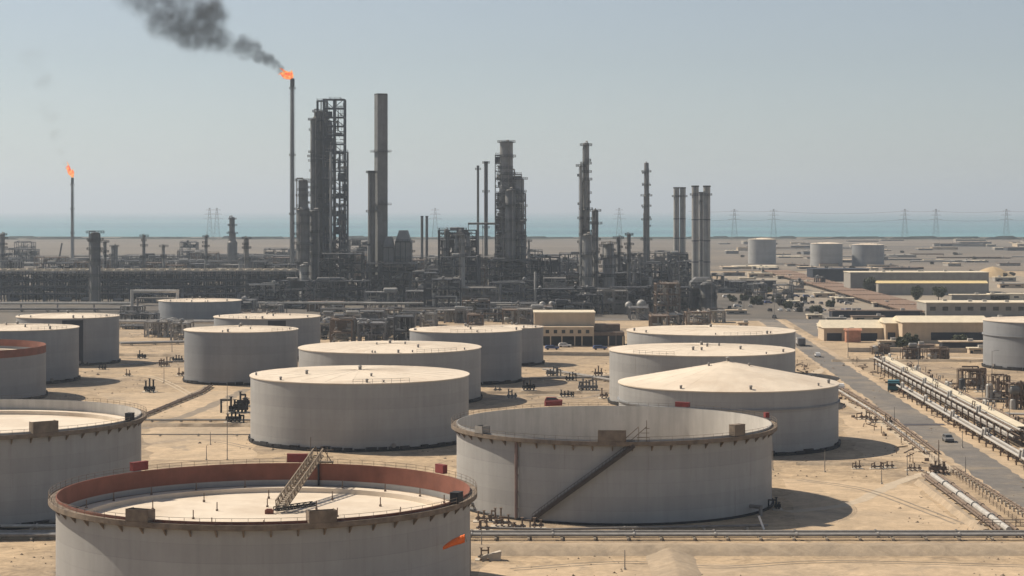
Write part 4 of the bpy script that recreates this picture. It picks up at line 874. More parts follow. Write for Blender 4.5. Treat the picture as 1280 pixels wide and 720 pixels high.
for i, (px, w_, py, yt, dp, a, b_) in enumerate(((905, 26, 345, 341, 8, M_STEEL2, M_PIPE3), (936, 30, 347, 342, 8, M_TAN, M_CREAM), (972, 22, 349, 345, 8, M_GREYW, M_TAN), (925, 20, 353, 348, 6, M_GREYW, M_CREAM), (1004, 16, 357, 352, 6, M_TAN, M_CREAM),
        (898, 22, 366, 361, 6, M_STEEL2, M_GREYW), (982, 24, 366, 362, 6, M_GREYW, M_PIPE3), (1018, 26, 372, 367, 6, M_TAN, M_CREAM), (1046, 22, 378, 373, 6, M_GREYW, M_CREAM), (1010, 18, 399, 394, 6, M_TAN, M_CREAM), (1034, 24, 403, 398, 5, M_GREYW, M_GREYW), (1024, 14, 412, 406, 5, M_CREAM, M_CREAM),
        (1066, 40, 401, 396, 6, M_TAN, M_PIPE3), (1244, 30, 404, 398, 6, M_GREYW, M_CREAM), (1240, 40, 392, 387, 6, M_TAN, M_CREAM), (1244, 26, 352, 347, 8, M_GREYW, M_CREAM), (1250, 30, 360, 355, 8, M_TAN, M_GREYW), (1092, 30, 384, 379, 6, M_GREYW, M_TAN), (1130, 22, 387, 383, 5, M_TAN, M_CREAM), (1196, 36, 368, 364, 5, M_CREAM, M_CREAM), (1100, 20, 434, 427, 5, M_GREYW, M_TAN), (1150, 18, 438, 432, 5, M_STEEL2, M_PIPE3), (1212, 20, 442, 436, 4, M_TAN, M_CREAM))):
    auto(building('', px, px + w_, py, yt, dp, a, b_, 0, 2 if w_ > 20 else 1, name='store_hut', doors=((0.06, 0.2, 0, 0.6),), group='small huts in the right-hand yards'), 'small ' + ('cream-roofed' if b_ is M_CREAM else 'dull-roofed') + ' hut ' + ('beyond the car park' if py < 360 else 'around the car park and sheds'))
for i in range(9):
    px = rr.uniform(900, 1270); py = rr.uniform(312, 334); auto(hi_pipe('', px, px + rr.uniform(30, 90), py - 2.5, gd(py), 0.8, (M_PIPE, M_PIPE3, M_STEEL2)[i % 3], 25, group='far pipes on the right flat'), 'far low pipe on trestles over the right-hand flat')
# sand heap
g = G(1241, 346); mb = MB(); n = 22
vs = [(0, 0, 8.5)]
rings = [(6, 7.0), (12, 4.0), (17, 1.2), (19, -0.1)]
for r, z in rings:
    for i in range(n):
        a = 2 * math.pi * i / n; k = 1 + 0.16 * mnoise.noise(Vector((math.cos(a) * 2, math.sin(a) * 2, r * 0.1))); vs.append((r * k * math.cos(a), r * 0.8 * k * math.sin(a), z * (1 + 0.15 * mnoise.noise(Vector((math.cos(a) * 3, math.sin(a) * 3, 4))))))
fs = [(0, 1 + i, 1 + (i + 1) % n) for i in range(n)] + [(1 + j * n + i, 1 + (j + 1) * n + i, 1 + (j + 1) * n + (i + 1) % n, 1 + j * n + (i + 1) % n) for j in range(3) for i in range(n)]
mb.add(vs, fs); o = mb.build('sand_heap', mat('golden_sand', (0.46, 0.34, 0.20), 0.95, 0.1, 0.1, bump=0.2)); o.location = g; tag(o, 'golden heap of sand behind the long grey shed', 'sand heap')

for i, (px, py, w, s_) in enumerate(((690, 470, 4, 1.8), (712, 476, 3, 1.6), (748, 470, 3, 1.8), (640, 498, 3, 1.5), (708, 496, 4, 1.4), (755, 498, 2.5, 1.8), (622, 490, 2.5, 1.4))):
    auto(valve_station('', px, py, s_, 90 + i, 0, w, (M_STEEL2, M_DARK, M_PIPE3)[i % 3], group='pumps behind the open grey tank'), 'pump and valve set on the dirt between office and open grey tank')
for i, (px, py, w, s_) in enumerate(((128, 462, 3, 1.4), (205, 458, 3, 1.8), (222, 452, 4, 1.6), (160, 470, 2, 1.2), (178, 448, 3, 1.6), (226, 470, 2.4, 1.5))):
    auto(valve_station('', px, py, s_, 100 + i, 0, w, (M_DARK, M_PIPE3)[i % 2], group='valves by the lone grey tank'), 'valve set on the dirt left of the lone grey tank')
pipe_run('thin pipes on sleepers left of the lone grey tank', [G(150, 458), G(240, 452)], (-0.6, 0.4), 0.2, M_PIPE2, 0.5, 6)
pipe_run('slanting pipe from the bund to the lone grey tank', [G(176, 522), G(250, 492), G(262, 484)], (0, 0.9), 0.24, M_PIPE3, 0.6, 6)
pipe_run('pipes slanting between the office and the pale right tank', [G(680, 464), G(764, 478)], (-0.8, 0.4), 0.3, M_PIPE2, 0.8, 6)
pipe_run('pipe along the foot of the open grey tank', [G(598, 664), G(690, 666), G(960, 661)], (0,), 0.22, M_PIPE2, 0.6, 7)
def low_wall(label, a, b_, h=0.9, m=None):
    a, b_ = Vector((*a, 0)), Vector((*b_, 0)); t = thing('low_wall', label, 'wall', a); mb = MB(); mb.bar((0, 0, h / 2), (b_ - a) + Vector((0, 0, h / 2)), 0.3, h + 0.05); mb.build('wall_body', m or M_CONC, t, smooth=False)
    mb = MB(); mb.bar((0, 0, h + 0.06), (b_ - a) + Vector((0, 0, h + 0.06)), 0.45, 0.12); mb.build('coping', M_CONC, t, smooth=False); return t
low_wall('low concrete wall before the cream-roofed shed', G(1060, 440).xy, G(1236, 441).xy, 1.6)
low_wall('low wall in front of the tan office', G(668, 444).xy, G(764, 445).xy, 1.2)
# ------------------------------------------------------------------ trees and shrubs
def tree(label, px, py, r, h, seed, m=None, group=None, name='tree'):
    rr = random.Random(seed); g = G(px, py); t = thing(name, label, 'tree', g, group)
    mb = MB(); mb.tube((0, 0, 0), (0.1, 0, h * 0.4), 0.32, 8, 0.2)
    for k in range(5):
        a = k * 1.257 + rr.random(); mb.tube((0.1, 0, h * 0.36), (r * 0.6 * math.cos(a), r * 0.6 * math.sin(a), h * rr.uniform(0.6, 0.8)), 0.16, 6, 0.05)
    mb.build('trunk', M_BARK, t); mb = MB()
    cl = [(rr.uniform(-.65, .65) * r, rr.uniform(-.65, .65) * r, h * rr.uniform(0.2, 0.76), r * rr.uniform(0.25, 0.48)) for _ in range(14)]
    for c in cl:
        for k in range(150):
            u = Vector((rr.gauss(0, 1), rr.gauss(0, 1), rr.gauss(0, 0.8))).normalized() * c[3] * rr.uniform(0.5, 1.08); p = Vector(c[:3]) + u; s_ = rr.uniform(0.25, 0.6)
            a_ = Vector((rr.gauss(0, 1), rr.gauss(0, 1), rr.gauss(0, 1))).normalized() * s_; b_ = a_.cross(Vector((rr.gauss(0, 1), rr.gauss(0, 1), rr.gauss(0, 1)))).normalized() * s_ * 0.6
            mb.add([p - a_, p + b_, p + a_, p - b_], [(0, 1, 2, 3)])
    mb.build('crown', m or M_LEAF, t, smooth=False); return t
tree('round dark tree at the left end of the long grey shed', 1087, 367, 5.0, 12, 1)
tree('big dark tree before the long grey shed, left of the pair', 1146, 377, 5.6, 10, 2)
tree('dark tree before the long grey shed, right of the pair', 1173, 376, 5.4, 9.5, 3)
for i, (px, py, r, h) in enumerate(((915, 377, 3, 4), (946, 381, 4, 5), (972, 378, 4, 5), (985, 386, 3, 4), (930, 376, 3, 4), (1020, 392, 4, 4), (1038, 384, 3, 4), (960, 366, 3, 4), (1200, 431, 3, 5), (1128, 434, 3, 5), (1140, 433, 3, 6))):
    auto(tree('', px, py, r, h, 10 + i, group='small trees round the car park'), 'small dark shrub-like tree around the car park')

rr = random.Random(91)
for i in range(36):
    px = rr.uniform(896, 1285); py = rr.uniform(316, 350) if i < 20 else rr.uniform(352, 396); d_ = gd(py)
    if abs(xd(px, d_) - rx(d_)) < 9: continue
    auto(tree('', px, py, rr.uniform(1.4, 3.2), rr.uniform(2.2, 4.5), 200 + i, mat('dusty_leaf', (0.075, 0.07, 0.055), 0.9, 0.3, 0.7), group='scattered dusty shrubs', name='shrub'), 'dusty low shrub on the right ' + ('far flat' if i < 20 else 'yards'))
for i, (px, py, az) in enumerate(((968, 398, -1.6), (1022, 446, 1.5), (1185, 552, -1.6), (938, 384, 1.5))):
    car(('dark pickup far up the road', 'white van on the road behind the right-hand tanks', 'grey pickup on the near part of the road', 'pale van at the head of the road')[i], px, py, az, (M_DARK, M_WHITE, M_STEEL2, M_PIPE)[i], name='car')
# ------------------------------------------------------------------ power pylons on the flat
def pylon(px, d, h, phrase, wires=None):
    t = thing('power_pylon', '', 'pylon', (xd(px, d), d, 0.3), 'power pylons'); mb = MB(); w = h * 0.10
    for sx in (-1, 1):
        for sy in (-1, 1): mb.bar((sx * w, sy * w, 0), (sx * w * 0.15, sy * w * 0.15, h), 0.26)
    for k in range(8):
        z0, z1 = h * k / 8, h * (k + 1) / 8; a, b_ = w * (1 - 0.85 * k / 8), w * (1 - 0.85 * (k + 1) / 8)
        for sy in (-1, 1): mb.bar((-a, sy * a, z0), (b_, sy * b_, z1), 0.14); mb.bar((a, sy * a, z0), (-b_, sy * b_, z1), 0.14)
    mb.build('mast', M_STEEL2, t, smooth=False)
    for z, l_ in ((0.66, 0.20), (0.80, 0.16), (0.93, 0.12)):
        mb = MB(); mb.bar((-h * l_, 0, h * z), (h * l_, 0, h * z), 0.28); mb.bar((-h * l_, 0, h * z), (0, 0, h * (z + 0.05)), 0.2); mb.bar((h * l_, 0, h * z), (0, 0, h * (z + 0.05)), 0.2); mb.build('cross_arm', M_STEEL2, t, smooth=False)
    auto(t, phrase); return t
for zf in (0.66, 0.93):                                      # drooping wires between the pylons on the right
    t = thing('power_line', ('lower' if zf < 0.8 else 'upper') + ' faint power line strung between the pylons on the right', 'power line', (xd(860, 3450), 3450, 0.3)); xs = [860, 918, 967, 1131, 1170, 1258, 1300]
    for k in range(6):
        mb = MB(); a_, b_ = xd(xs[k], 3450) - xd(860, 3450), xd(xs[k + 1], 3450) - xd(860, 3450); zt = 56 * zf; pts = [(a_ + (b_ - a_) * q / 8, 0, zt - 4.5 * (b_ - a_) / 230 * (1 - (q / 4 - 1) ** 2)) for q in range(9)]; mb.path(pts, 0.16, 5); mb.build('wire', M_STEEL2, t)
for px in (918, 967, 1131, 1170, 1258): pylon(px, 3450, 56, 'faint lattice power pylon before the sea on the right')
for px in (262, 271, 544, 774): pylon(px, 3450, 58, 'faint lattice power pylon before the sea left of the chimneys')

# ------------------------------------------------------------------ the refinery
def plat(mb, r, z, n=18, w=1.3, rail=True, a0=0.0, a1=2 * math.pi):
    mb.ring(r, r + w, z - 0.2, z, n, (0, 0, 0), a0, a1)
    if rail:
        for k in range(n):
            a, b_ = a0 + (a1 - a0) * k / n, a0 + (a1 - a0) * (k + 1) / n; R_o = r + w - 0.05
            p, q = (R_o * math.cos(a), R_o * math.sin(a)), (R_o * math.cos(b_), R_o * math.sin(b_))
            mb.bar((*p, z), (*p, z + 1.2), 0.15); mb.bar((*p, z + 1.15), (*q, z + 1.15), 0.16); mb.bar((*p, z + 0.55), (*q, z + 0.55), 0.14)
def column(label, px, d, ytop, rpx, m=None, plats=(), ladder=True, dome=True, steps=(), name='column', cat='column', group=None, line=True, seed=0, tower_pipes=2):
    m = m or M_COL; rr = random.Random(seed + int(px * 10)); r = rpx * d / F; H = zd(ytop, d)
    t = thing(name, label, cat, (xd(px, d), d, 0), group)
    prof = [(r * 1.12, 0)]
    if steps:                                                 # (row, half width) changes of diameter, from the ground up
        cur = r
        prof = [(steps[0][1] * d / F, 0)]
        for (py, rp), nxt in zip(steps, list(steps[1:]) + [(None, rpx)]):
            z = zd(py, d); prof += [(rp * d / F, z), (nxt[1] * d / F, z + abs(rp - nxt[1]) * d / F * 1.4)]
    else: prof += [(r * 1.12, 3.0), (r, 4.5)]
    if dome: prof += [(r, H - r * 0.5), (r * 0.86, H - r * 0.22), (r * 0.5, H - r * 0.05), (0.05, H)]
    else: prof += [(r, H), (r * 0.86, H), (r * 0.86, H - 3)]
    mb = MB(); mb.lathe(prof, 24); mb.build('shell', m, t)
    def rad(z):
        for i in range(len(prof) - 1):
            if prof[i][1] <= z <= prof[i + 1][1] and prof[i + 1][1] > prof[i][1]:
                u = (z - prof[i][1]) / (prof[i + 1][1] - prof[i][1]); return prof[i][0] * (1 - u) + prof[i + 1][0] * u
        return r
    for py in plats:
        z = zd(py, d)
        if z < 2 or z > H + 1: continue
        mb = MB(); plat(mb, rad(min(z, H - r * 0.6)) - 0.02, z, w=rr.uniform(1.3, 2.4)); mb.build('platform', M_STEEL, t, smooth=False)
    if plats:                                                 # partial landings between the full rings
        z = 9.0
        while z < H - 4:
            a0 = rr.uniform(0, 6.28); mb = MB(); plat(mb, rad(z) - 0.02, z, 9, rr.uniform(0.9, 1.6), True, a0, a0 + rr.uniform(1.6, 3.2)); mb.build('landing', M_STEEL, t, smooth=False); z += rr.uniform(5, 10)
    if ladder:
        mb = MB(); a = rr.choice((-2.6, -0.5, -1.2)); z = 0.0
        while z < H - 1:
            z1 = min(H, z + 6); q = rad(z) + 0.35
            for s_ in (-0.3, 0.3): mb.bar((q * math.cos(a) - s_ * math.sin(a), q * math.sin(a) + s_ * math.cos(a), z), ((rad(z1) + 0.35) * math.cos(a) - s_ * math.sin(a), (rad(z1) + 0.35) * math.sin(a) + s_ * math.cos(a), z1), 0.12)
            for k in range(6): mb.bar((q * math.cos(a) - 0.3 * math.sin(a), q * math.sin(a) + 0.3 * math.cos(a), z + k), (q * math.cos(a) + 0.3 * math.sin(a), q * math.sin(a) - 0.3 * math.cos(a), z + k), 0.08)
            z += 6
        mb.build('ladder', M_STEEL, t, smooth=False)
    if line:
        for k in range(tower_pipes):
            a = rr.uniform(-3.0, -0.2); pr = min(0.45, r * 0.2) * rr.uniform(0.6, 1.0); mb = MB(); ztop = H + 0.6 if k == 0 else H * rr.uniform(0.4, 0.85); q = r * 1.15 + pr + 0.2
            pts = [(q * math.cos(a), q * math.sin(a), 0), (q * math.cos(a), q * math.sin(a), ztop), ((0 if k == 0 else rad(ztop) * 0.8 * math.cos(a)), (0 if k == 0 else rad(ztop) * 0.8 * math.sin(a)), ztop)]
            mb.path(pts, pr, 8); mb.build('pipe', M_PIPE2, t)
    return t
def steel(mb, x0, x1, y0, y1, zs, nx, ny, t=0.45, brace=True, seed=0):
    rr = random.Random(seed); X = [x0 + (x1 - x0) * i / nx for i in range(nx + 1)]; Y = [y0 + (y1 - y0) * j / ny for j in range(ny + 1)]
    for x in X:
        for y in Y: mb.bar((x, y, 0), (x, y, zs[-1]), t)
    for z in zs:
        for y in Y: mb.bar((x0, y, z), (x1, y, z), t * 0.8)
        for x in X: mb.bar((x, y0, z), (x, y1, z), t * 0.8)
    if brace:
        zz = [0] + list(zs)
        for k in range(len(zz) - 1):
            for i in range(nx):
                if rr.random() < 0.6:
                    a, b_ = (X[i], X[i + 1]) if rr.random() < 0.5 else (X[i + 1], X[i]); mb.bar((a, y0, zz[k]), (b_, y0, zz[k + 1]), t * 0.55)
def rails(mb, x0, x1, y0, y1, z, step=2.5):
    for (a, b_) in (((x0, y0), (x1, y0)), ((x1, y0), (x1, y1)), ((x1, y1), (x0, y1)), ((x0, y1), (x0, y0))):
        L_ = math.hypot(b_[0] - a[0], b_[1] - a[1]); k = max(1, int(L_ / step))
        for zz in (0.55, 1.1): mb.bar((*a, z + zz), (*b_, z + zz), 0.09)
        for i in range(k): mb.bar((a[0] + (b_[0] - a[0]) * i / k, a[1] + (b_[1] - a[1]) * i / k, z), (a[0] + (b_[0] - a[0]) * i / k, a[1] + (b_[1] - a[1]) * i / k, z + 1.1), 0.09)
def unit(label, px0, px1, d, ytop, depth, lev=5.0, bay=6.0, seed=0, dens=1.0, fm=None, pm=None, group=None, name='process_unit', vess=None, drums=None, t=0.6, top_eq=True, decks=True, taper=None, zt=None, block=0.5):
    rr = random.Random(seed); x0, x1 = xd(px0, d), xd(px1, d); w = x1 - x0; H = zd(ytop, d) if zt is None else zt
    T = thing(name, label, 'process unit', (x0, d, 0), group); fm = fm or M_STEEL
    nl = max(1, round(H / lev)); zs = [H * (k + 1) / nl for k in range(nl)]; nx = max(1, round(w / bay)); ny = max(1, round(depth / bay))
    mb = MB(); steel(mb, 0, w, 0, depth, zs, nx, ny, t, True, seed); mb.build('steel_frame', fm, T, smooth=False, kind='stuff')
    rl = MB()
    for k, z in enumerate(zs):
        if decks:
            a = rr.uniform(0, 0.3) * w if rr.random() < 0.4 else 0; b_ = w * rr.uniform(0.7, 1.0) if rr.random() < 0.4 else w
            mb = MB(); mb.box((a + b_) / 2, depth / 2, z + 0.28, b_ - a, depth * rr.uniform(0.7, 1.0), 0.12); mb.build('deck', fm, T, smooth=False); rails(rl, a, b_, 0, depth, z + 0.3)
    rl.build('handrails', fm, T, smooth=False, kind='stuff')
    pw = MB(); zz = [0.5] + zs
    for k in range(int(48 * dens * max(1, w * H / 500))):     # a mass of small pipework
        z = rr.choice(zz) + rr.uniform(0.4, 3.4); r = rr.choice((0.14, 0.2, 0.28, 0.4)); y = rr.uniform(-0.4, depth); x = rr.uniform(0, w); q = rr.random()
        if z > H + 1: z = H
        if q < 0.45: xx = min(w, x + rr.uniform(3, w * 0.7)); pw.tube((x, y, z), (xx, y, z), r, 6); pw.tube((xx, y, z), (xx, y, max(0, z - rr.uniform(2, 8))), r, 6)
        elif q < 0.8: pw.tube((x, y, max(0, z - rr.uniform(2, 12))), (x, y, z), r, 6)
        else: pw.tube((x, 0, z), (x, depth, z), r, 6)
    pw.build('pipework', pm or M_PIPE2, T, kind='stuff')
    if block > 0:                                             # boxes added in the bays so the frames look dense and dark inside
        eb = MB(); zz2 = [0] + zs
        for i in range(nx):
            for k in range(len(zz2) - 1):
                if rr.random() < block:
                    hh = (zz2[k + 1] - zz2[k]) * rr.uniform(0.45, 0.95); eb.box(w * (i + 0.5) / nx + rr.uniform(-1, 1), depth * rr.uniform(0.35, 0.8), zz2[k] + hh / 2 + 0.1, w / nx * rr.uniform(0.5, 1.0), rr.uniform(1.5, 4), hh)
        if eb.v: eb.build('bay_filler_blocks', fm, T, smooth=False, kind='stuff')
    em = [M_COL, M_COL2, M_COL3, M_PIPE2, M_STEEL2, M_COL3, M_PIPE, M_STEEL]
    for k in range(int(w * nl / 26 * dens) + 1 if drums is None else drums):
        z = rr.choice(zz[:-1] if len(zz) > 1 and not top_eq else zz) + 0.4; r = rr.uniform(0.6, 1.35); x = rr.uniform(0.05, 0.7) * w; L_ = min(w * 0.4, rr.uniform(4, 9)); y = rr.uniform(0.05, 0.5) * depth; mb = MB()
        if z > H - 0.5: r *= 0.8
        if rr.random() < 0.6: mb.drum((x, y, z + r), (x + L_, y, z + r), r)
        else: mb.drum((x, 0.2, z + r), (x, min(depth, L_), z + r), r)
        mb.build('drum', em[rr.randrange(8)], T)
    for k in range(int(w / 16 * dens) if vess is None else vess):
        x = rr.uniform(0.05, 0.95) * w; y = rr.uniform(-1.5, depth * 0.6); r = rr.uniform(0.5, 1.3); h = rr.uniform(0.35, 1.12) * H; mb = MB()
        mb.lathe([(r * 1.1, 0), (r * 1.1, 1.5), (r, 2), (r, h - r * 0.5), (r * 0.7, h - r * 0.15), (0.05, h)], 14, (x, y, 0)); mb.build('vessel', em[rr.randrange(8)], T)
    return T
def stack(label, px, d, ytop, rpx, m=None, plats=(), group=None, base=None, taper=1.0, guy=False, name='chimney', bands=()):
    r = rpx * d / F; H = zd(ytop, d); t = thing(name, label, 'chimney', (xd(px, d), d, 0), group); mb = MB()
    rb = base if base else r
    mb.lathe([(rb, 0), (rb, 2), (r * taper, min(H * 0.12, 14)), (r, H), (r * 0.85, H), (r * 0.85, H - 4)], 24); mb.build('shaft', m or M_COL2, t)
    mb = MB(); mb.ring(r * 0.98, r * 1.12, H - 0.9, H + 0.05, 24); mb.build('rim', M_STEEL, t)
    for py in plats: mb = MB(); plat(mb, r - 0.02, zd(py, d), 16, 1.2); mb.build('platform', M_STEEL, t, smooth=False)
    for z in bands: mb = MB(); mb.ring(r * 0.99, r * 1.06, z, z + 0.6, 24); mb.build('band', M_STEEL, t)
    mb = MB()
    for s_ in (-0.3, 0.3): mb.bar((s_, -r - 0.3, 0), (s_, -r - 0.3, H - 1), 0.12)
    mb.build('ladder', M_STEEL, t, smooth=False)
    return t

# --- flares
def flare(label, px, d, ytop, r, m):
    H = zd(ytop, d); t = thing('flare_stack', label, 'flare stack', (xd(px, d), d, 0)); mb = MB(); mb.lathe([(r * 1.3, 0), (r * 1.2, H * 0.3), (r * 0.95, H - 7), (r * 0.95, H - 7)], 16); mb.build('shaft', m, t)
    mb = MB(); mb.lathe([(r * 0.95, H - 7), (r * 1.35, H - 6), (r * 1.35, H - 1), (r * 1.1, H), (r * 0.9, H), (r * 0.9, H - 1)], 16); mb.build('flare_tip', M_DARK, t)
    for z in (H - 8, H * 0.62, H * 0.33): mb = MB(); plat(mb, r * 1.0, z, 12, 1.3); mb.build('platform', M_STEEL, t, smooth=False)
    mb = MB()
    for s_ in (-0.4, 0.4): mb.bar((r * 1.3 + 0.4, s_, 0), (r * 1.1 + 0.4, s_, H - 8), 0.15)
    mb.tube((-r * 1.5, 0.6, 0), (-r * 1.3, 0.6, H - 4), 0.22, 6); mb.build('riser_pipes', M_STEEL, t, smooth=False)
    return t
FL1 = dict(px=365.5, d=1500, y=98); FL2 = dict(px=90.5, d=2100, y=222)
flare('tall thin flare stack with the big smoky flame', FL1['px'], FL1['d'], FL1['y'], 1.25, M_COL2)
flare('shorter flare stack near the left edge with small flame', FL2['px'], FL2['d'], FL2['y'], 1.15, M_COL2)

# --- lattice tower with columns beside the flare
column('slim dark column at the left of the lattice tower', 391.5, 1240, 148, 3.6, M_COL2, (150, 196, 235, 270, 300), seed=1)
column('tall solid column inside the left of the lattice tower', 399, 1245, 138, 5.8, M_COL2, (140, 195, 245, 285), seed=2)
column('rearmost column inside the lattice tower', 411, 1262, 150, 4.2, M_COL2, (170, 200, 230, 262, 295), seed=3)
unit('tall open lattice tower of dark steel, tallest frame of the plant', 404, 430, 1235, 124, 13, 5.6, 6.5, seed=5, dens=1.0, t=0.7, vess=0, drums=14, fm=M_STEEL3, block=0.3)
unit('overhanging top deck frame on the lattice tower side', 396, 408, 1238, 126, 9, 12, 6, seed=7, dens=0.6, t=0.5, vess=0, drums=2, fm=M_STEEL3, block=0.1)
column('pale vertical pipe column within the lattice tower', 413.5, 1232, 190, 1.5, M_COL3, (), ladder=False, line=False)
unit('narrow dark frame clinging to the right of the lattice tower', 424, 434, 1225, 190, 7, 6, 6, seed=6, dens=1.2, t=0.6, fm=M_STEEL3)
column('stout dark column left of the lattice tower foot', 379, 1180, 224, 6.0, M_COL2, (226, 245, 262, 280, 305, 330), seed=7, steps=((330, 6.5), (262, 8.2)))
column('thick grey column at the lattice tower foot', 393, 1190, 262, 6.5, M_COL2, (264, 290, 318), seed=8)
column('pale stub column with conical foot left of the lattice tower', 379.5, 1130, 330, 5, M_COL3, (332,), seed=9)
unit('dark frame of equipment at the lattice tower foot', 372, 452, 1195, 318, 22, 6, 7, seed=10, dens=1.3)
unit('low equipment deck before the lattice tower', 385, 462, 1130, 352, 16, 5, 7, seed=11, dens=1.3)
# --- the tall square stack with heaters
d = 1170
t = thing('chimney', 'tall square dark chimney, broadest stack in the picture', 'chimney', (xd(476, d), d, 0), rz=math.radians(24)); H = zd(118, d); w = 12.6 * d / F
mb = MB(); mb.box(0, 0, H / 2, w, w, H); mb.build('shaft', M_COL2, t, smooth=False)
mb = MB(); mb.box(0, 0, H + 0.02, w * 1.03, w * 1.03, 0.8); mb.build('rim', M_STEEL, t, smooth=False)
for py in (190, 256): mb = MB(); z = zd(py, d); mb.box(0, 0, z, w + 4, w + 4, 0.25); rails(mb, -w / 2 - 2, w / 2 + 2, -w / 2 - 2, w / 2 + 2, z); mb.build('platform', M_STEEL, t, smooth=False)
for s_ in (-1, 1): mb = MB(); mb.bar((s_ * w * 0.5, -w * 0.5, 0), (s_ * w * 0.5, -w * 0.5, H), 0.35); mb.build('corner_angle', M_STEEL2, t, smooth=False)
for k in range(1, 15): mb = MB(); mb.box(0, 0, H * k / 15, w + 0.25, w + 0.25, 0.3); mb.build('band', M_COL2, t, smooth=False)
stack('shorter round chimney leaning on the left of the tall square one', 464.5, 1165, 214, 4.6, M_COL2, (216, 265), taper=1.0)
stack('pale narrow duct at the foot of the square chimney', 461, 1150, 305, 1.9, M_COL3, ())
def heater(label, px0, px1, d, ytop, depth, m, seed=0, stacks=()):
    rr = random.Random(seed); x0, x1 = xd(px0, d), xd(px1, d); w = x1 - x0; H = zd(ytop, d); t = thing('furnace', label, 'furnace', (x0, d, 0)); mb = MB(); mb.box(w / 2, depth / 2, H * 0.42 + 2, w, depth, H * 0.84 - 4); mb.build('firebox', m, t, smooth=False)
    mb = MB(); h0 = H * 0.84
    mb.add([(0, 0, h0), (w, 0, h0), (w, depth, h0), (0, depth, h0), (w * .22, depth * .2, H), (w * .78, depth * .2, H), (w * .78, depth * .8, H), (w * .22, depth * .8, H)], [(0, 1, 5, 4), (1, 2, 6, 5), (2, 3, 7, 6), (3, 0, 4, 7), (4, 5, 6, 7), (3, 2, 1, 0)]); mb.build('hood', m, t, smooth=False)
    mb = MB(); k = max(2, int(w / 2.6))
    for i in range(k + 1):
        for y in (-0.12, depth + 0.12): mb.bar((w * i / k, y, 0), (w * i / k, y, h0), 0.35)
    for z in (2, H * 0.3, H * 0.55, h0): mb.bar((0, -0.25, z), (w, -0.25, z), 0.4)
    mb.build('stiffeners', M_STEEL, t, smooth=False)
    for z in (H * 0.3, H * 0.6, h0): mb = MB(); mb.box(w / 2, -0.9, z + 0.4, w + 2, 1.6, 0.15); rails(mb, -1, w + 1, -1.7, -0.1, z + 0.5); mb.build('walkway', M_STEEL, t, smooth=False)
    for sx, yt, r in stacks: mb = MB(); mb.tube((w * sx, depth / 2, h0), (w * sx, depth / 2, zd(yt, d)), r, 14); mb.build('flue', M_COL2, t)
    return t
heater('dark furnace box right of the tall square chimney', 479, 492, 1150, 296, 14, M_COL2, 1)
heater('grey furnace box with railing, second right of the square chimney', 494, 513, 1160, 288, 16, M_COL, 2)
unit('dark pipe-filled frame under the square chimney', 458, 520, 1140, 330, 16, 5, 7, seed=15, dens=1.3)
unit('low grey equipment deck right of the square chimney', 512, 548, 1130, 342, 16, 5, 7, seed=16, dens=1.2)
for px, nm in ((527.5, 'left one of two short thin twin stacks'), (533.5, 'right one of two short thin twin stacks')): stack(nm + ' behind the furnaces', px, 1500, 270, 1.7, M_COL2, ())
# --- centre frames
unit('steel frame with slender towers left of the thin twin chimneys', 548, 595, 1230, 288, 24, 5, 6, seed=20, dens=1.3, vess=6)
unit('darker low frame in front of the centre towers', 552, 600, 1170, 322, 16, 5, 7, seed=21, dens=1.4)
for i, px in enumerate((558, 571, 577, 585)): auto(column('', px, 1215, 286 + (i % 2) * 6, 2.6, (M_COL2, M_COL)[i % 2], (292, 312, 330), seed=30 + i, group='slender columns in the centre frame'), 'slender dark column in the centre steel frame')
stack('left thinner one of the two tall thin chimneys at centre', 597.5, 1340, 207, 1.5, M_COL2, (212,), name='chimney')
stack('right taller one of the two tall thin chimneys at centre', 607.5, 1300, 202, 2.4, M_COL2, (204, 240, 285), name='chimney')
hi_pipe('pipe bridge linking the centre frame to the stepped tower', 585, 622, 279.5, 1225, 0.7, M_PIPE2)
# --- stepped furnace tower
d = 1200
column('upper cylinder of the stepped tower, rising at its left', 633, d, 177, 8.2, M_COL, (178, 196, 218, 226), seed=40, steps=((232, 9.0),), dome=False)
unit('open steel cage around the stepped tower', 619, 657, d - 8, 242, 26, 4.6, 5, seed=41, dens=2.0, t=0.6, vess=5, drums=14, fm=M_STEEL2, pm=M_PIPE)
unit('upper cage stepping back on the stepped tower', 628, 652, d - 5, 218, 14, 4.6, 5, seed=46, dens=1.4, t=0.5, vess=2, drums=6, fm=M_STEEL2, block=0.3)
unit('slim frame at the left side of the stepped tower', 619, 630, d - 2, 194, 10, 5, 5, seed=42, dens=1.2, t=0.45, fm=M_STEEL)
column('bulging right-hand vessel of the stepped tower', 648, d - 2, 222, 7.2, M_COL, (224, 240, 258, 276, 296, 318), seed=43)
column('middle vessel of the stepped tower, lower and dark', 638, d - 10, 236, 6.5, M_COL2, (238, 256, 276, 300, 322), seed=44)
unit('dark base deck under the stepped tower', 612, 672, 1180, 326, 18, 5, 7, seed=45, dens=1.3)
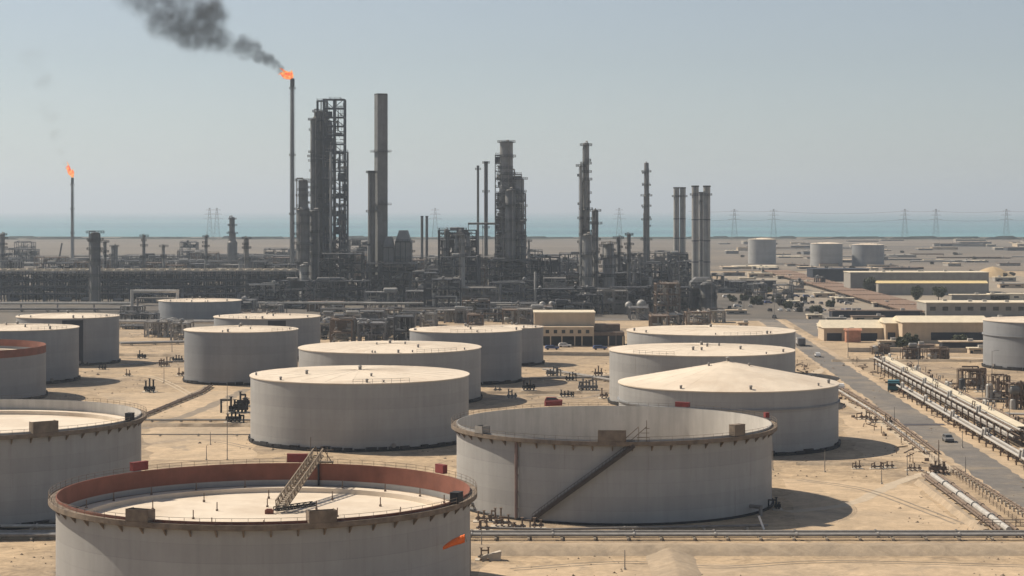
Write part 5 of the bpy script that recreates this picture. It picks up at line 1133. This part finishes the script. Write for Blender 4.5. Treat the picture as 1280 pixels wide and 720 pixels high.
# --- right group
column('tall bent-topped column, highest of the right group', 732.5, 1130, 178, 4.0, M_COL, (182, 205, 225, 262, 290, 318, 350), seed=50, steps=((300, 6.0), (262, 4.6)), tower_pipes=3)
column('thin pale column touching the tall bent-topped one', 726, 1128, 206, 1.7, M_COL3, (208,), seed=51)
column('darker column right of the tall bent-topped one', 744, 1120, 262, 4.0, M_COL2, (264, 280, 300, 325), seed=52)
column('stout grey column second right of the bent-topped one', 761, 1090, 303, 6.4, M_COL, (305, 322, 345), seed=53)
column('pale stout column under the tall bent-topped one', 734, 1085, 292, 6.0, M_COL, (294, 318, 345), seed=54)
column('short dark column right of the stout grey one', 773, 1150, 296, 2.4, M_COL2, (298, 318), seed=55)
column('slim lone column with many rings between the right groups', 808, 1420, 203, 2.9, M_COL2, (215, 232, 245, 258, 275, 300), seed=56, steps=((300, 3.9), (245, 3.5)))
for i, (px, yt, d_) in enumerate(((845.5, 234, 1420), (853.5, 234, 1420), (869, 232, 1300), (876.5, 240, 1330), (883.5, 232, 1300))):
    stack(('first', 'second', 'third', 'fourth, partly hidden', 'last')[i] + ' from left of the five matching chimneys at the right', px, d_, yt, (3.6, 3.6, 4.4, 3.0, 4.4)[i], M_COL3 if i != 3 else M_COL, (yt + 12, ), taper=1.0, bands=(20, 34, 48), group='five matching chimneys')
unit('furnace frame below the first two matching chimneys', 838, 860, 1400, 318, 20, 5, 6, seed=60, dens=1.3)
heater('dark furnace below the last matching chimneys', 864, 894, 1080, 347, 14, M_COL2, 5)
column('dark capped drum tower before the last chimneys', 884, 1050, 352, 9.0, M_COL2, (356, 372), seed=61)
column('dark capped drum tower, left neighbour of the larger one', 868, 1055, 358, 6.0, M_COL2, (360,), seed=62)
unit('long dark process frame under the tall right columns', 692, 800, 1130, 342, 22, 5, 7, seed=63, dens=1.5, vess=8)
unit('lower front row of pipework below the right columns', 668, 765, 1050, 362, 14, 4.5, 7, seed=64, dens=1.5)
unit('front row of pipework below the slim lone column', 765, 862, 1040, 360, 14, 4.5, 7, seed=65, dens=1.5)
unit('steel frame behind the slim lone column', 775, 840, 1230, 330, 20, 5, 7, seed=66, dens=1.3)
unit('pipe frame between stepped tower and tall right columns', 664, 700, 1190, 322, 16, 5, 6, seed=67, dens=1.3)
for i, (px, d_, r) in enumerate(((802, 1015, 2.6), (678, 1030, 1.8), (690, 1035, 1.8), (712, 1030, 1.6), (786, 1020, 2.0))):
    t = thing('gas_sphere', '', 'vessel', (xd(px, d_), d_, 0), 'pale round vessels'); n = 12; mb = MB()
    zc = r + 3.2; mb.lathe([(max(0.03, r * math.sin(math.pi * k / n)), zc - r * math.cos(math.pi * k / n)) for k in range(n + 1)], 18); mb.build('ball', M_COL3, t); mb = MB()
    for k in range(6): a = k * math.pi / 3; mb.bar((r * 0.9 * math.cos(a), r * 0.9 * math.sin(a), 0), (r * 0.9 * math.cos(a), r * 0.9 * math.sin(a), zc), 0.3)
    mb.build('legs', M_STEEL2, t, smooth=False); auto(t, 'pale round pressure vessel in the front row below the right columns')
# --- left half: long pipe rack topped by coolers
d0 = 1160; x0, x1 = xd(-25, d0), xd(376, d0); Hr = zd(337, d0); L_ = x1 - x0
T = thing('pipe_rack', 'very long dark multi-level pipe rack with coolers on top, left half', 'pipe rack', (x0, d0, 0)); k = int(L_ / 6.2); lv = [4.6, 8.6, 12.6, Hr - 3.0]; b0 = None
for i in range(k + 1):
    if b0 is None:
        mb = MB()
        for y in (0, 7, 14): mb.bar((0, y, 0), (0, y, Hr - 1.2), 0.6)
        for z in lv: mb.bar((0, -0.6, z), (0, 14.6, z), 0.6)
        b0 = mb.build('bent', M_STEEL3, T, smooth=False); o = b0
    else: o = b0.copy(); col.objects.link(o); o.parent = T
    o.location = (L_ * i / k, 0, 0)
for z in lv:
    for y in (0, 14): mb = MB(); mb.bar((0, y, z + 0.35), (L_, y, z + 0.35), 0.4, 0.6); mb.build('girder', M_STEEL3, T, smooth=False)
rr = random.Random(77); pm = [M_STEEL, M_PIPE2, M_STEEL2, M_STEEL3, M_COL2]
for z in lv[:3]:
    for j in range(9):
        r = rr.uniform(0.18, 0.45); a, b_ = (0, L_) if rr.random() < 0.6 else (L_ * rr.uniform(0, 0.3), L_ * rr.uniform(0.6, 1)); mb = MB(); mb.tube((a, 0.8 + j * 1.5, z + 0.25 + r), (b_, 0.8 + j * 1.5, z + 0.25 + r), r, 8); mb.build('pipe', pm[rr.randrange(5)], T)
cm = None
for i in range(int(L_ / 5.2)):
    if rr.random() < 0.08: continue
    if cm is None:
        mb = MB(); mb.box(0, 7, 0.9, 4.8, 14, 0.9); mb.ring(1.7, 1.95, 1.35, 2.1, 14, (0, 3.5, 0)); mb.ring(1.7, 1.95, 1.35, 2.1, 14, (0, 10.5, 0))
        for x in (-2.2, 2.2):
            for y in (0.3, 13.7): mb.bar((x, y, -2.4), (x, y, 0.5), 0.25)
        cm = mb.build('air_cooler', M_CONC, T, smooth=False); o = cm
    else: o = cm.copy(); col.objects.link(o); o.parent = T
    o.location = (2.6 + i * 5.2, 0, Hr - 1.6 + rr.uniform(-0.2, 0.2))
    if i % 4 == 1:
        mb = MB(); q = rr.uniform(1, 3); mb.tube((2.6 + i * 5.2, 1, Hr), (2.6 + i * 5.2, 1, Hr + q), 0.25, 6); mb.tube((2.6 + i * 5.2, 1, Hr + q), (2.6 + i * 5.2 + 3, 1, Hr + q), 0.25, 6); mb.build('header_pipe', M_PIPE, T)
wk = MB(); wk.box(L_ / 2, -1.3, Hr - 2.4, L_, 1.6, 0.15); rails(wk, 0, L_, -2.0, -0.6, Hr - 2.3, 3.0); wk.build('walkway', M_STEEL2, T, smooth=False)
for i in range(22):                                          # equipment added under the rack to darken its inside
    x = rr.uniform(2, L_ - 8); r = rr.uniform(0.6, 1.3); mb = MB()
    if rr.random() < 0.5: mb.drum((x, -2.5, r + 0.8), (x + rr.uniform(4, 7), -2.5, r + 0.8), r)
    else: mb.lathe([(r, 0), (r, 5), (r * 0.7, 5.5), (0.05, 5.8)], 12, (x, -2.5, 0))
    mb.build('vessel', (M_COL2, M_STEEL2, M_STEEL3)[i % 3], T)
unit('dark second frame row behind the long pipe rack, left end', -15, 95, 1200, 342, 30, 5, 8, seed=80, dens=1.4, fm=M_STEEL3, block=0.85)
unit('dark second frame row behind the long pipe rack, middle', 96, 240, 1205, 343, 30, 5, 8, seed=81, dens=1.4, fm=M_STEEL3, block=0.85)
unit('dark second frame row behind the long pipe rack, right end', 242, 372, 1200, 340, 30, 5, 8, seed=82, dens=1.4, fm=M_STEEL3, block=0.85)
column('squat dark column rising through the long pipe rack', 119, 1140, 290, 6.6, M_COL2, (291, 300, 312, 326, 345), seed=83)
column('short dark stub column right of the squat one', 143, 1600, 306, 4.2, M_COL2, (308,), seed=84)
column('bottle-shaped dark column standing alone behind the long rack', 290.5, 1640, 271, 3.0, M_COL2, (274, 282, 292), seed=85, steps=((303, 6.2), (292, 4.2)))
unit('pale drums and pumps before the right end of the long rack', 308, 356, 1090, 356, 10, 4.5, 6, seed=86, dens=1.6, pm=M_PIPE)
unit('low equipment row at the right end of the long rack', 350, 392, 1085, 352, 12, 5, 6, seed=87, dens=1.2)
# --- things behind the rack on the flat
fl = [(2, 44, 312, 1900), (18, 40, 303, 2000), (135, 190, 327, 1600), (150, 215, 320, 1750), (225, 245, 303, 2000), (200, 300, 327, 1560), (240, 330, 322, 1700), (300, 372, 320, 1720), (330, 376, 312, 1900), (436, 460, 316, 1500), (436, 462, 300, 1700), (512, 550, 322, 1500), (655, 700, 330, 1400), (770, 800, 322, 1600), (890, 905, 345, 1300), (820, 842, 315, 1650), (700, 722, 318, 1500)]
for i, (a, b_, yt, d_) in enumerate(fl):
    auto(unit('', a, b_, d_, yt, 16, 5, 8, seed=100 + i, dens=1.0, fm=(M_STEEL, M_STEEL2)[i % 2], t=0.55, group='small frames on the far side of the plant'), 'small far frame of pipes and tanks ' + zone((a + b_) / 2))
rr = random.Random(55)
for i in range(16):                                          # distant low pipe racks
    px = rr.uniform(-20, 330) if i < 11 else rr.uniform(540, 860); py = rr.uniform(318, 334); d_ = gd(py)
    auto(hi_pipe('', px, px + rr.uniform(60, 140), py - rr.uniform(2.5, 5), d_, rr.uniform(0.7, 1.2), (M_PIPE, M_PIPE2, M_STEEL2)[i % 3], 30, group='far low pipes'), 'far low pipe on trestles ' + zone(px + 40))
# leaning crane jib near the left flare
d = 1700; t = thing('crane', 'small crane with a leaning jib just left of the left flare', 'crane', (xd(72, d), d, 0)); mb = MB(); lattice(mb, (0, 0, 2), (xd(78, d) - xd(72, d), 0, zd(304, d)), 1.0, 0.8, 10, 0.3); mb.build('jib', M_STEEL, t, smooth=False); mb = MB(); mb.box(0, 0, 1.4, 5, 3, 2.0); mb.box(-1, 0, 3.0, 2, 2, 1.6); mb.build('cab', M_STEEL2, t, smooth=False)
mb = MB(); mb.box(0, -1.6, 0.4, 5.6, 0.8, 0.8); mb.box(0, 1.6, 0.4, 5.6, 0.8, 0.8); mb.build('tracks', M_DARK, t, smooth=False)
# --- lighter clutter strip in front of the units (rows 385-405)
cl = [(150, 200, 402, 960), (300, 345, 392, 930), (400, 450, 394, 900), (430, 480, 390, 930), (455, 500, 388, 960), (500, 545, 392, 930), (545, 590, 388, 960), (578, 612, 377, 985), (610, 650, 386, 960), (640, 672, 380, 990), (655, 690, 384, 1000), (690, 740, 380, 1010), (150, 190, 408, 900), (190, 232, 410, 900), (395, 430, 404, 830), (425, 470, 400, 850), (470, 512, 400, 860)]
for i, (a, b_, yt, d_) in enumerate(cl):
    auto(unit('', a, b_, d_, yt, 10, 4, 6, seed=140 + i, dens=1.5, fm=(M_STEEL2, M_PIPE3, M_STEEL)[i % 3], pm=(M_PIPE, M_PIPE2)[i % 2], t=0.3, group='low pipe manifolds before the units'), 'low pipe manifold ' + zone((a + b_) / 2))
for i, (a, b_, yb, yt, w_, r_) in enumerate(((552, 592, 362, 354, M_TAN, M_CREAM), (534, 604, 374, 367, M_TAN, M_CREAM), (600, 668, 366, 360, M_GREYW, M_CREAM), (612, 666, 376, 370, M_TAN, M_TAN), (520, 560, 384, 377, M_GREYW, M_TAN), (618, 664, 388, 382, M_TAN, M_GREYW), (432, 470, 376, 366, M_GREYW, M_GREYW), (450, 500, 366, 352, M_GREYW, M_GREYW), (466, 510, 412, 402, M_GREYW, M_ASPH))):
    auto(building('', a, b_, yb, yt, 12, w_, r_, 0, 0, name='service_building', group='low service buildings in the plant'), 'low tan service building ' + zone((a + b_) / 2))
for i, (px, py) in enumerate(((592, 396), (586, 400), (600, 398), (604, 392))):
    auto(tree('', px, py, 4.2, 9, 70 + i, mat('dusty_leaf', (0.075, 0.07, 0.055), 0.9, 0.3, 0.7), group='dusty trees at the centre'), 'dusty dark tree in front of the centre units')
column('silver elbow vent pipe right of the stepped tower', 669, 1050, 340, 1.4, M_COL3, (), ladder=False, line=True, tower_pipes=1)

rr = random.Random(404)
def fill(n, px0, px1, d0, d1, y0, y1, where, wmin=18, wmax=46, pm=None):
    for i in range(n):
        a = px0 + (px1 - px0) * (i + rr.uniform(0.1, 0.9)) / n; w_ = rr.uniform(wmin, wmax); d_ = rr.uniform(d0, d1); yt = rr.uniform(y0, y1)
        if zd(yt, d_) < 5: yt = Y0 + (HC - 6) * F / d_
        auto(unit('', a - w_ / 2, a + w_ / 2, d_, yt, rr.uniform(10, 18), 5, 7, seed=rr.randrange(9999), dens=0.9, fm=rr.choice((M_STEEL, M_STEEL2, M_STEEL2, M_PIPE3, M_PIPE2)), pm=rr.choice((M_PIPE, M_PIPE, M_PIPE2, M_COL3)), group='pipe frames ' + where), 'pipe-filled frame ' + where + ' ' + zone(a))
fill(11, 0, 370, 1260, 1420, 326, 338, 'behind the rack')
fill(9, 0, 370, 1480, 1760, 314, 326, 'far back')
fill(9, 440, 880, 1320, 1560, 312, 330, 'in the back row')
fill(8, 470, 700, 1010, 1120, 346, 372, 'in the front row')
fill(6, 700, 870, 1000, 1100, 350, 372, 'in the front row')
fill(6, 545, 720, 1230, 1300, 318, 338, 'in the middle row')
fill(6, 150, 420, 985, 1060, 372, 384, 'before the rack')
fill(4, 150, 240, 800, 930, 402, 414, 'behind the far left tanks', 16, 34)
fill(7, 400, 520, 760, 950, 396, 410, 'behind the middle tanks', 16, 34)
fill(5, 520, 680, 860, 960, 386, 398, 'behind the middle tanks', 18, 36)
fill(5, 780, 900, 860, 980, 388, 398, 'behind the right tanks', 16, 30)
fill(6, 905, 1030, 1120, 1420, 352, 372, 'beyond the road head', 10, 22)
for i in range(34):
    px = rr.choice((rr.uniform(0, 370), rr.uniform(440, 880), rr.uniform(540, 860))); d_ = rr.uniform(1060, 1650); yt = rr.uniform(290, 332)
    auto(column('', px, d_, yt, rr.uniform(1.2, 3.0), rr.choice((M_COL, M_COL2, M_COL3)), (yt + 2, yt + 14, yt + 28), seed=500 + i, tower_pipes=1, group='short columns among the units'), 'short ' + ('slim' if i % 2 else 'plain') + ' column ' + zone(px))
# low brown frames scattered in the right-hand yard
for i, (a, b_, yt, d_) in enumerate(((1128, 1150, 436, 720), (1156, 1186, 437, 715), (1236, 1262, 470, 560), (1200, 1232, 462, 600), (1262, 1284, 480, 540), (1090, 1112, 434, 745))):
    auto(unit('', a, b_, d_, yt, 4, 3, 3, seed=180 + i, dens=0.8, fm=M_PIPE3, pm=M_PIPE3, t=0.2, group='low brown pipe frames at the right', drums=1, vess=1, block=0, decks=False), 'low brown pipe frame in the right-hand pipe yard')

# ------------------------------------------------------------------ flames and smoke
def flame(label, base, length, width, seed, lean):
    rr = random.Random(seed); t = thing('flame', label, 'flame', base)
    m = MATS.get('flame')
    if m is None:
        m = bpy.data.materials.new('flame'); m.use_nodes = True; N = m.node_tree.nodes; L = m.node_tree.links; N.clear(); MATS['flame'] = m
        geo = N.new('ShaderNodeNewGeometry'); nz = N.new('ShaderNodeTexNoise'); nz.inputs['Scale'].default_value = 0.55; nz.inputs['Detail'].default_value = 4; L.new(geo.outputs['Position'], nz.inputs['Vector'])
        rp = N.new('ShaderNodeValToRGB'); e = rp.color_ramp.elements; e[0].position = 0.40; e[0].color = (0.9, 0.09, 0.03, 1); e[1].position = 0.62; e[1].color = (1.0, 0.52, 0.14, 1); L.new(nz.outputs['Fac'], rp.inputs['Fac'])
        em = N.new('ShaderNodeEmission'); em.inputs['Strength'].default_value = 0.95; L.new(rp.outputs[0], em.inputs['Color']); o = N.new('ShaderNodeOutputMaterial'); L.new(em.outputs[0], o.inputs['Surface'])
    for k, (ln, wd, off) in enumerate(((1.0, 0.8, 0.0), (0.85, 0.45, 0.42), (0.7, 0.5, -0.34), (0.45, 0.5, 0.6), (1.12, 0.28, 0.2), (0.9, 0.26, -0.5))):
        mb = MB(); n = 12; st_ = 12
        for j in range(st_ + 1):
            u = j / st_; r = width * wd * (math.sin(math.pi * min(1, u * 0.86 + 0.14)) ** 0.8) * (0.55 if u < 0.05 else 1) * 0.5 + 0.02
            c = lean * (length * ln * u) + Vector((off * width * u * (1.2 - 0.4 * u), 0.1 * k, width * 0.5 * math.sin(u * 5 + k) * u * 0.5 + off * width * 0.5 * u))
            for i in range(n):
                a = 2 * math.pi * i / n; q = 1 + 0.75 * mnoise.noise(Vector((math.cos(a) * 1.3 + k * 5, math.sin(a) * 1.3, u * 5 + seed)))
                side = lean.cross(Vector((0, 1, 0))).normalized(); mb.v.append(c + (side * math.cos(a) + Vector((0, 1, 0)) * math.sin(a)) * r * q)
        for j in range(st_):
            for i in range(n): mb.f.append((j * n + i, j * n + (i + 1) % n, (j + 1) * n + (i + 1) % n, (j + 1) * n + i))
        mb.f += [tuple(range(n)), tuple(range(len(mb.v) - 1, len(mb.v) - n - 1, -1))]; mb.build('tongue', m, t)
    return t
b1 = W(366, 97.5, FL1['d']); flame('bright orange flame streaming left from the tall flare', b1, 11.5, 6.2, 1, Vector((-0.88, 0, 0.47)).normalized())
b2 = W(91, 222, FL2['d']); flame('small red-orange flame leaning left on the shorter flare', b2, 16.0, 5.2, 2, Vector((-0.42, 0, 0.9)).normalized())

def smoke(name, label, pts, d, dens, colr, nscale, seed, dom):
    D = [(W(px, py, d), r * d / F) for px, py, r in dom]
    P = [(W(px, py, d), r * d / F) for px, py, r, _w in pts]; o0 = P[0][0].copy(); mb = MB(); n = 16
    for j, (p, r) in enumerate(D):
        q = D[min(j + 1, len(D) - 1)][0] - D[max(j - 1, 0)][0]; q.normalize(); side = q.cross(Vector((0, 1, 0))).normalized()
        for i in range(n):
            a = 2 * math.pi * i / n; mb.v.append(p - o0 + (side * math.cos(a) + Vector((0, 1, 0)) * math.sin(a)) * r)
    for j in range(len(D) - 1):
        for i in range(n): mb.f.append((j * n + i, j * n + (i + 1) % n, (j + 1) * n + (i + 1) % n, (j + 1) * n + i))
    mb.f += [tuple(range(n)), tuple(range(len(mb.v) - 1, len(mb.v) - n - 1, -1))]
    m = bpy.data.materials.new(name + '_volume'); m.use_nodes = True; N = m.node_tree.nodes; L = m.node_tree.links; N.clear()
    geo = N.new('ShaderNodeNewGeometry'); mid = N.new('ShaderNodeVectorMath'); mid.operation = 'SUBTRACT'; mid.inputs[1].default_value = tuple(o0); L.new(geo.outputs['Position'], mid.inputs[0])
    nz = N.new('ShaderNodeTexNoise'); nz.inputs['Scale'].default_value = nscale; nz.inputs['Detail'].default_value = 5; nz.inputs['Roughness'].default_value = 0.55; L.new(mid.outputs[0], nz.inputs['Vector'])
    sb = N.new('ShaderNodeVectorMath'); sb.operation = 'SUBTRACT'; sb.inputs[1].default_value = (0.5, 0.5, 0.5); L.new(nz.outputs['Color'], sb.inputs[0])
    ln = N.new('ShaderNodeVectorMath'); ln.operation = 'LENGTH'; L.new(mid.outputs[0], ln.inputs[0])
    gr = N.new('ShaderNodeMapRange'); gr.inputs['From Min'].default_value = 0.0; gr.inputs['From Max'].default_value = 75.0; gr.inputs['To Min'].default_value = 0.12 / nscale; gr.inputs['To Max'].default_value = 1.15 / nscale; L.new(ln.outputs['Value'], gr.inputs['Value'])
    sc = N.new('ShaderNodeVectorMath'); sc.operation = 'SCALE'; L.new(gr.outputs[0], sc.inputs['Scale']); L.new(sb.outputs[0], sc.inputs[0])
    ad = N.new('ShaderNodeVectorMath'); ad.operation = 'ADD'; L.new(mid.outputs[0], ad.inputs[0]); L.new(sc.outputs[0], ad.inputs[1])
    tot = None
    for j, (p, r) in enumerate(P):
        ds = N.new('ShaderNodeVectorMath'); ds.operation = 'DISTANCE'; L.new(ad.outputs[0], ds.inputs[0]); ds.inputs[1].default_value = tuple(p - o0)
        mr = N.new('ShaderNodeMapRange'); mr.interpolation_type = 'SMOOTHSTEP'; mr.inputs['From Min'].default_value = r * 1.05; mr.inputs['From Max'].default_value = r * 0.45; mr.inputs['To Min'].default_value = 0; mr.inputs['To Max'].default_value = pts[j][3] if len(pts[j]) > 3 else 1.0
        L.new(ds.outputs['Value'], mr.inputs['Value'])
        if tot is None: tot = mr.outputs[0]
        else: mx = N.new('ShaderNodeMath'); mx.operation = 'MAXIMUM'; L.new(tot, mx.inputs[0]); L.new(mr.outputs[0], mx.inputs[1]); tot = mx.outputs[0]
    n2 = N.new('ShaderNodeTexNoise'); n2.inputs['Scale'].default_value = nscale * 1.6; n2.inputs['Detail'].default_value = 4; L.new(mid.outputs[0], n2.inputs['Vector'])
    m2 = N.new('ShaderNodeMapRange'); m2.inputs['From Min'].default_value = 0.36; m2.inputs['From Max'].default_value = 0.62; m2.inputs['To Min'].default_value = 0.12; m2.inputs['To Max'].default_value = 1.0; L.new(n2.outputs['Fac'], m2.inputs['Value'])
    mu = N.new('ShaderNodeMath'); mu.operation = 'MULTIPLY'; L.new(tot, mu.inputs[0]); L.new(m2.outputs[0], mu.inputs[1])
    md = N.new('ShaderNodeMath'); md.operation = 'MULTIPLY'; md.inputs[1].default_value = dens; L.new(mu.outputs[0], md.inputs[0])
    pv = N.new('ShaderNodeVolumePrincipled'); pv.inputs['Color'].default_value = (*colr, 1); L.new(md.outputs[0], pv.inputs['Density']); pv.inputs['Anisotropy'].default_value = 0.2
    out = N.new('ShaderNodeOutputMaterial'); L.new(pv.outputs[0], out.inputs['Volume'])
    m.cycles.volume_step_rate = 0.25
    o = mb.build(name, m, smooth=True); o.location = o0; bm = bmesh.new(); bm.from_mesh(o.data); bmesh.ops.recalc_face_normals(bm, faces=bm.faces[:]); bm.to_mesh(o.data); bm.free(); return tag(o, label, 'smoke', kind='stuff')
smoke('smoke_plume', 'dark grey smoke plume drifting left from the tall flare', [(356, 92, 5, 3.2), (350, 87, 7, 3.2), (343, 81, 9, 3.0), (335, 75, 11, 2.6), (325, 70, 12, 2.0), (316, 60, 15, 1.6), (304, 60, 18, 1.0), (290, 60, 16, 0.5), (276, 52, 20, 0.8), (262, 42, 26, 1.3), (260, 20, 29, 1.7), (242, 40, 28, 1.2), (226, 28, 34, 0.95), (206, 22, 34, 0.75), (196, 2, 38, 0.55), (222, -6, 36, 0.5), (178, -16, 42, 0.45), (158, -44, 48, 0.4)], FL1['d'], 0.105, (0.11, 0.12, 0.135), 0.068, 1, [(364, 98, 4), (352, 89, 12), (335, 74, 22), (310, 58, 32), (280, 46, 40), (252, 30, 58), (215, 10, 70), (180, -18, 78), (140, -56, 80)])
smoke('thin_smoke', 'faint thin smoke rising above the shorter flare', [(80, 204, 4, 1.0), (76, 190, 6, 0.9), (70, 168, 9, 0.7), (62, 140, 12, 0.5), (52, 105, 16, 0.35), (42, 75, 20, 0.2)], FL2['d'], 0.028, (0.22, 0.23, 0.24), 0.03, 2, [(84, 210, 4), (78, 195, 11), (70, 168, 17), (60, 138, 24), (50, 104, 32), (38, 62, 38)])

# ------------------------------------------------------------------ the haze: one closed box of thin dusty air round everything
mb = MB(); X0, X1, Y0_, Y1, Z0, Z1 = -62000, 62000, -400, 62000, -1.5, 345.0
mb.box((X0 + X1) / 2, (Y0_ + Y1) / 2, (Z0 + Z1) / 2, X1 - X0, Y1 - Y0_, Z1 - Z0)
m = bpy.data.materials.new('haze_air'); m.use_nodes = True; N = m.node_tree.nodes; N.clear()
pv = N.new('ShaderNodeVolumePrincipled'); pv.inputs['Color'].default_value = (0.76, 0.87, 1.0, 1); pv.inputs['Density'].default_value = 0.000095; pv.inputs['Anisotropy'].default_value = 0.25
out = N.new('ShaderNodeOutputMaterial'); m.node_tree.links.new(pv.outputs[0], out.inputs['Volume']); m.cycles.homogeneous_volume = True
tag(mb.build('haze', m, smooth=False), 'pale dusty haze filling the air over the whole plant', 'haze', kind='stuff')

# ------------------------------------------------------------------ labels of look-alikes: their place in the row
NUMS = {1: '', 2: 'two', 3: 'three'}
bpy.context.view_layer.update()
for phrase, obs in AUTO.items():
    obs = sorted(obs, key=lambda o: PX(o.matrix_world.translation))
    n = len(obs)
    for i, o in enumerate(obs):
        if n == 1: o['label'] = phrase
        elif i == 0: o['label'] = phrase + ', leftmost of ' + ('the two' if n == 2 else 'them')
        elif i == n - 1: o['label'] = phrase + ', rightmost of ' + ('the two' if n == 2 else 'them')
        elif i < 14 and (i <= n // 2 or n < 4): o['label'] = phrase + ', ' + ORD[i] + ' from left'
        else: o['label'] = phrase + ', ' + ORD[min(19, n - 1 - i)] + ' from right'
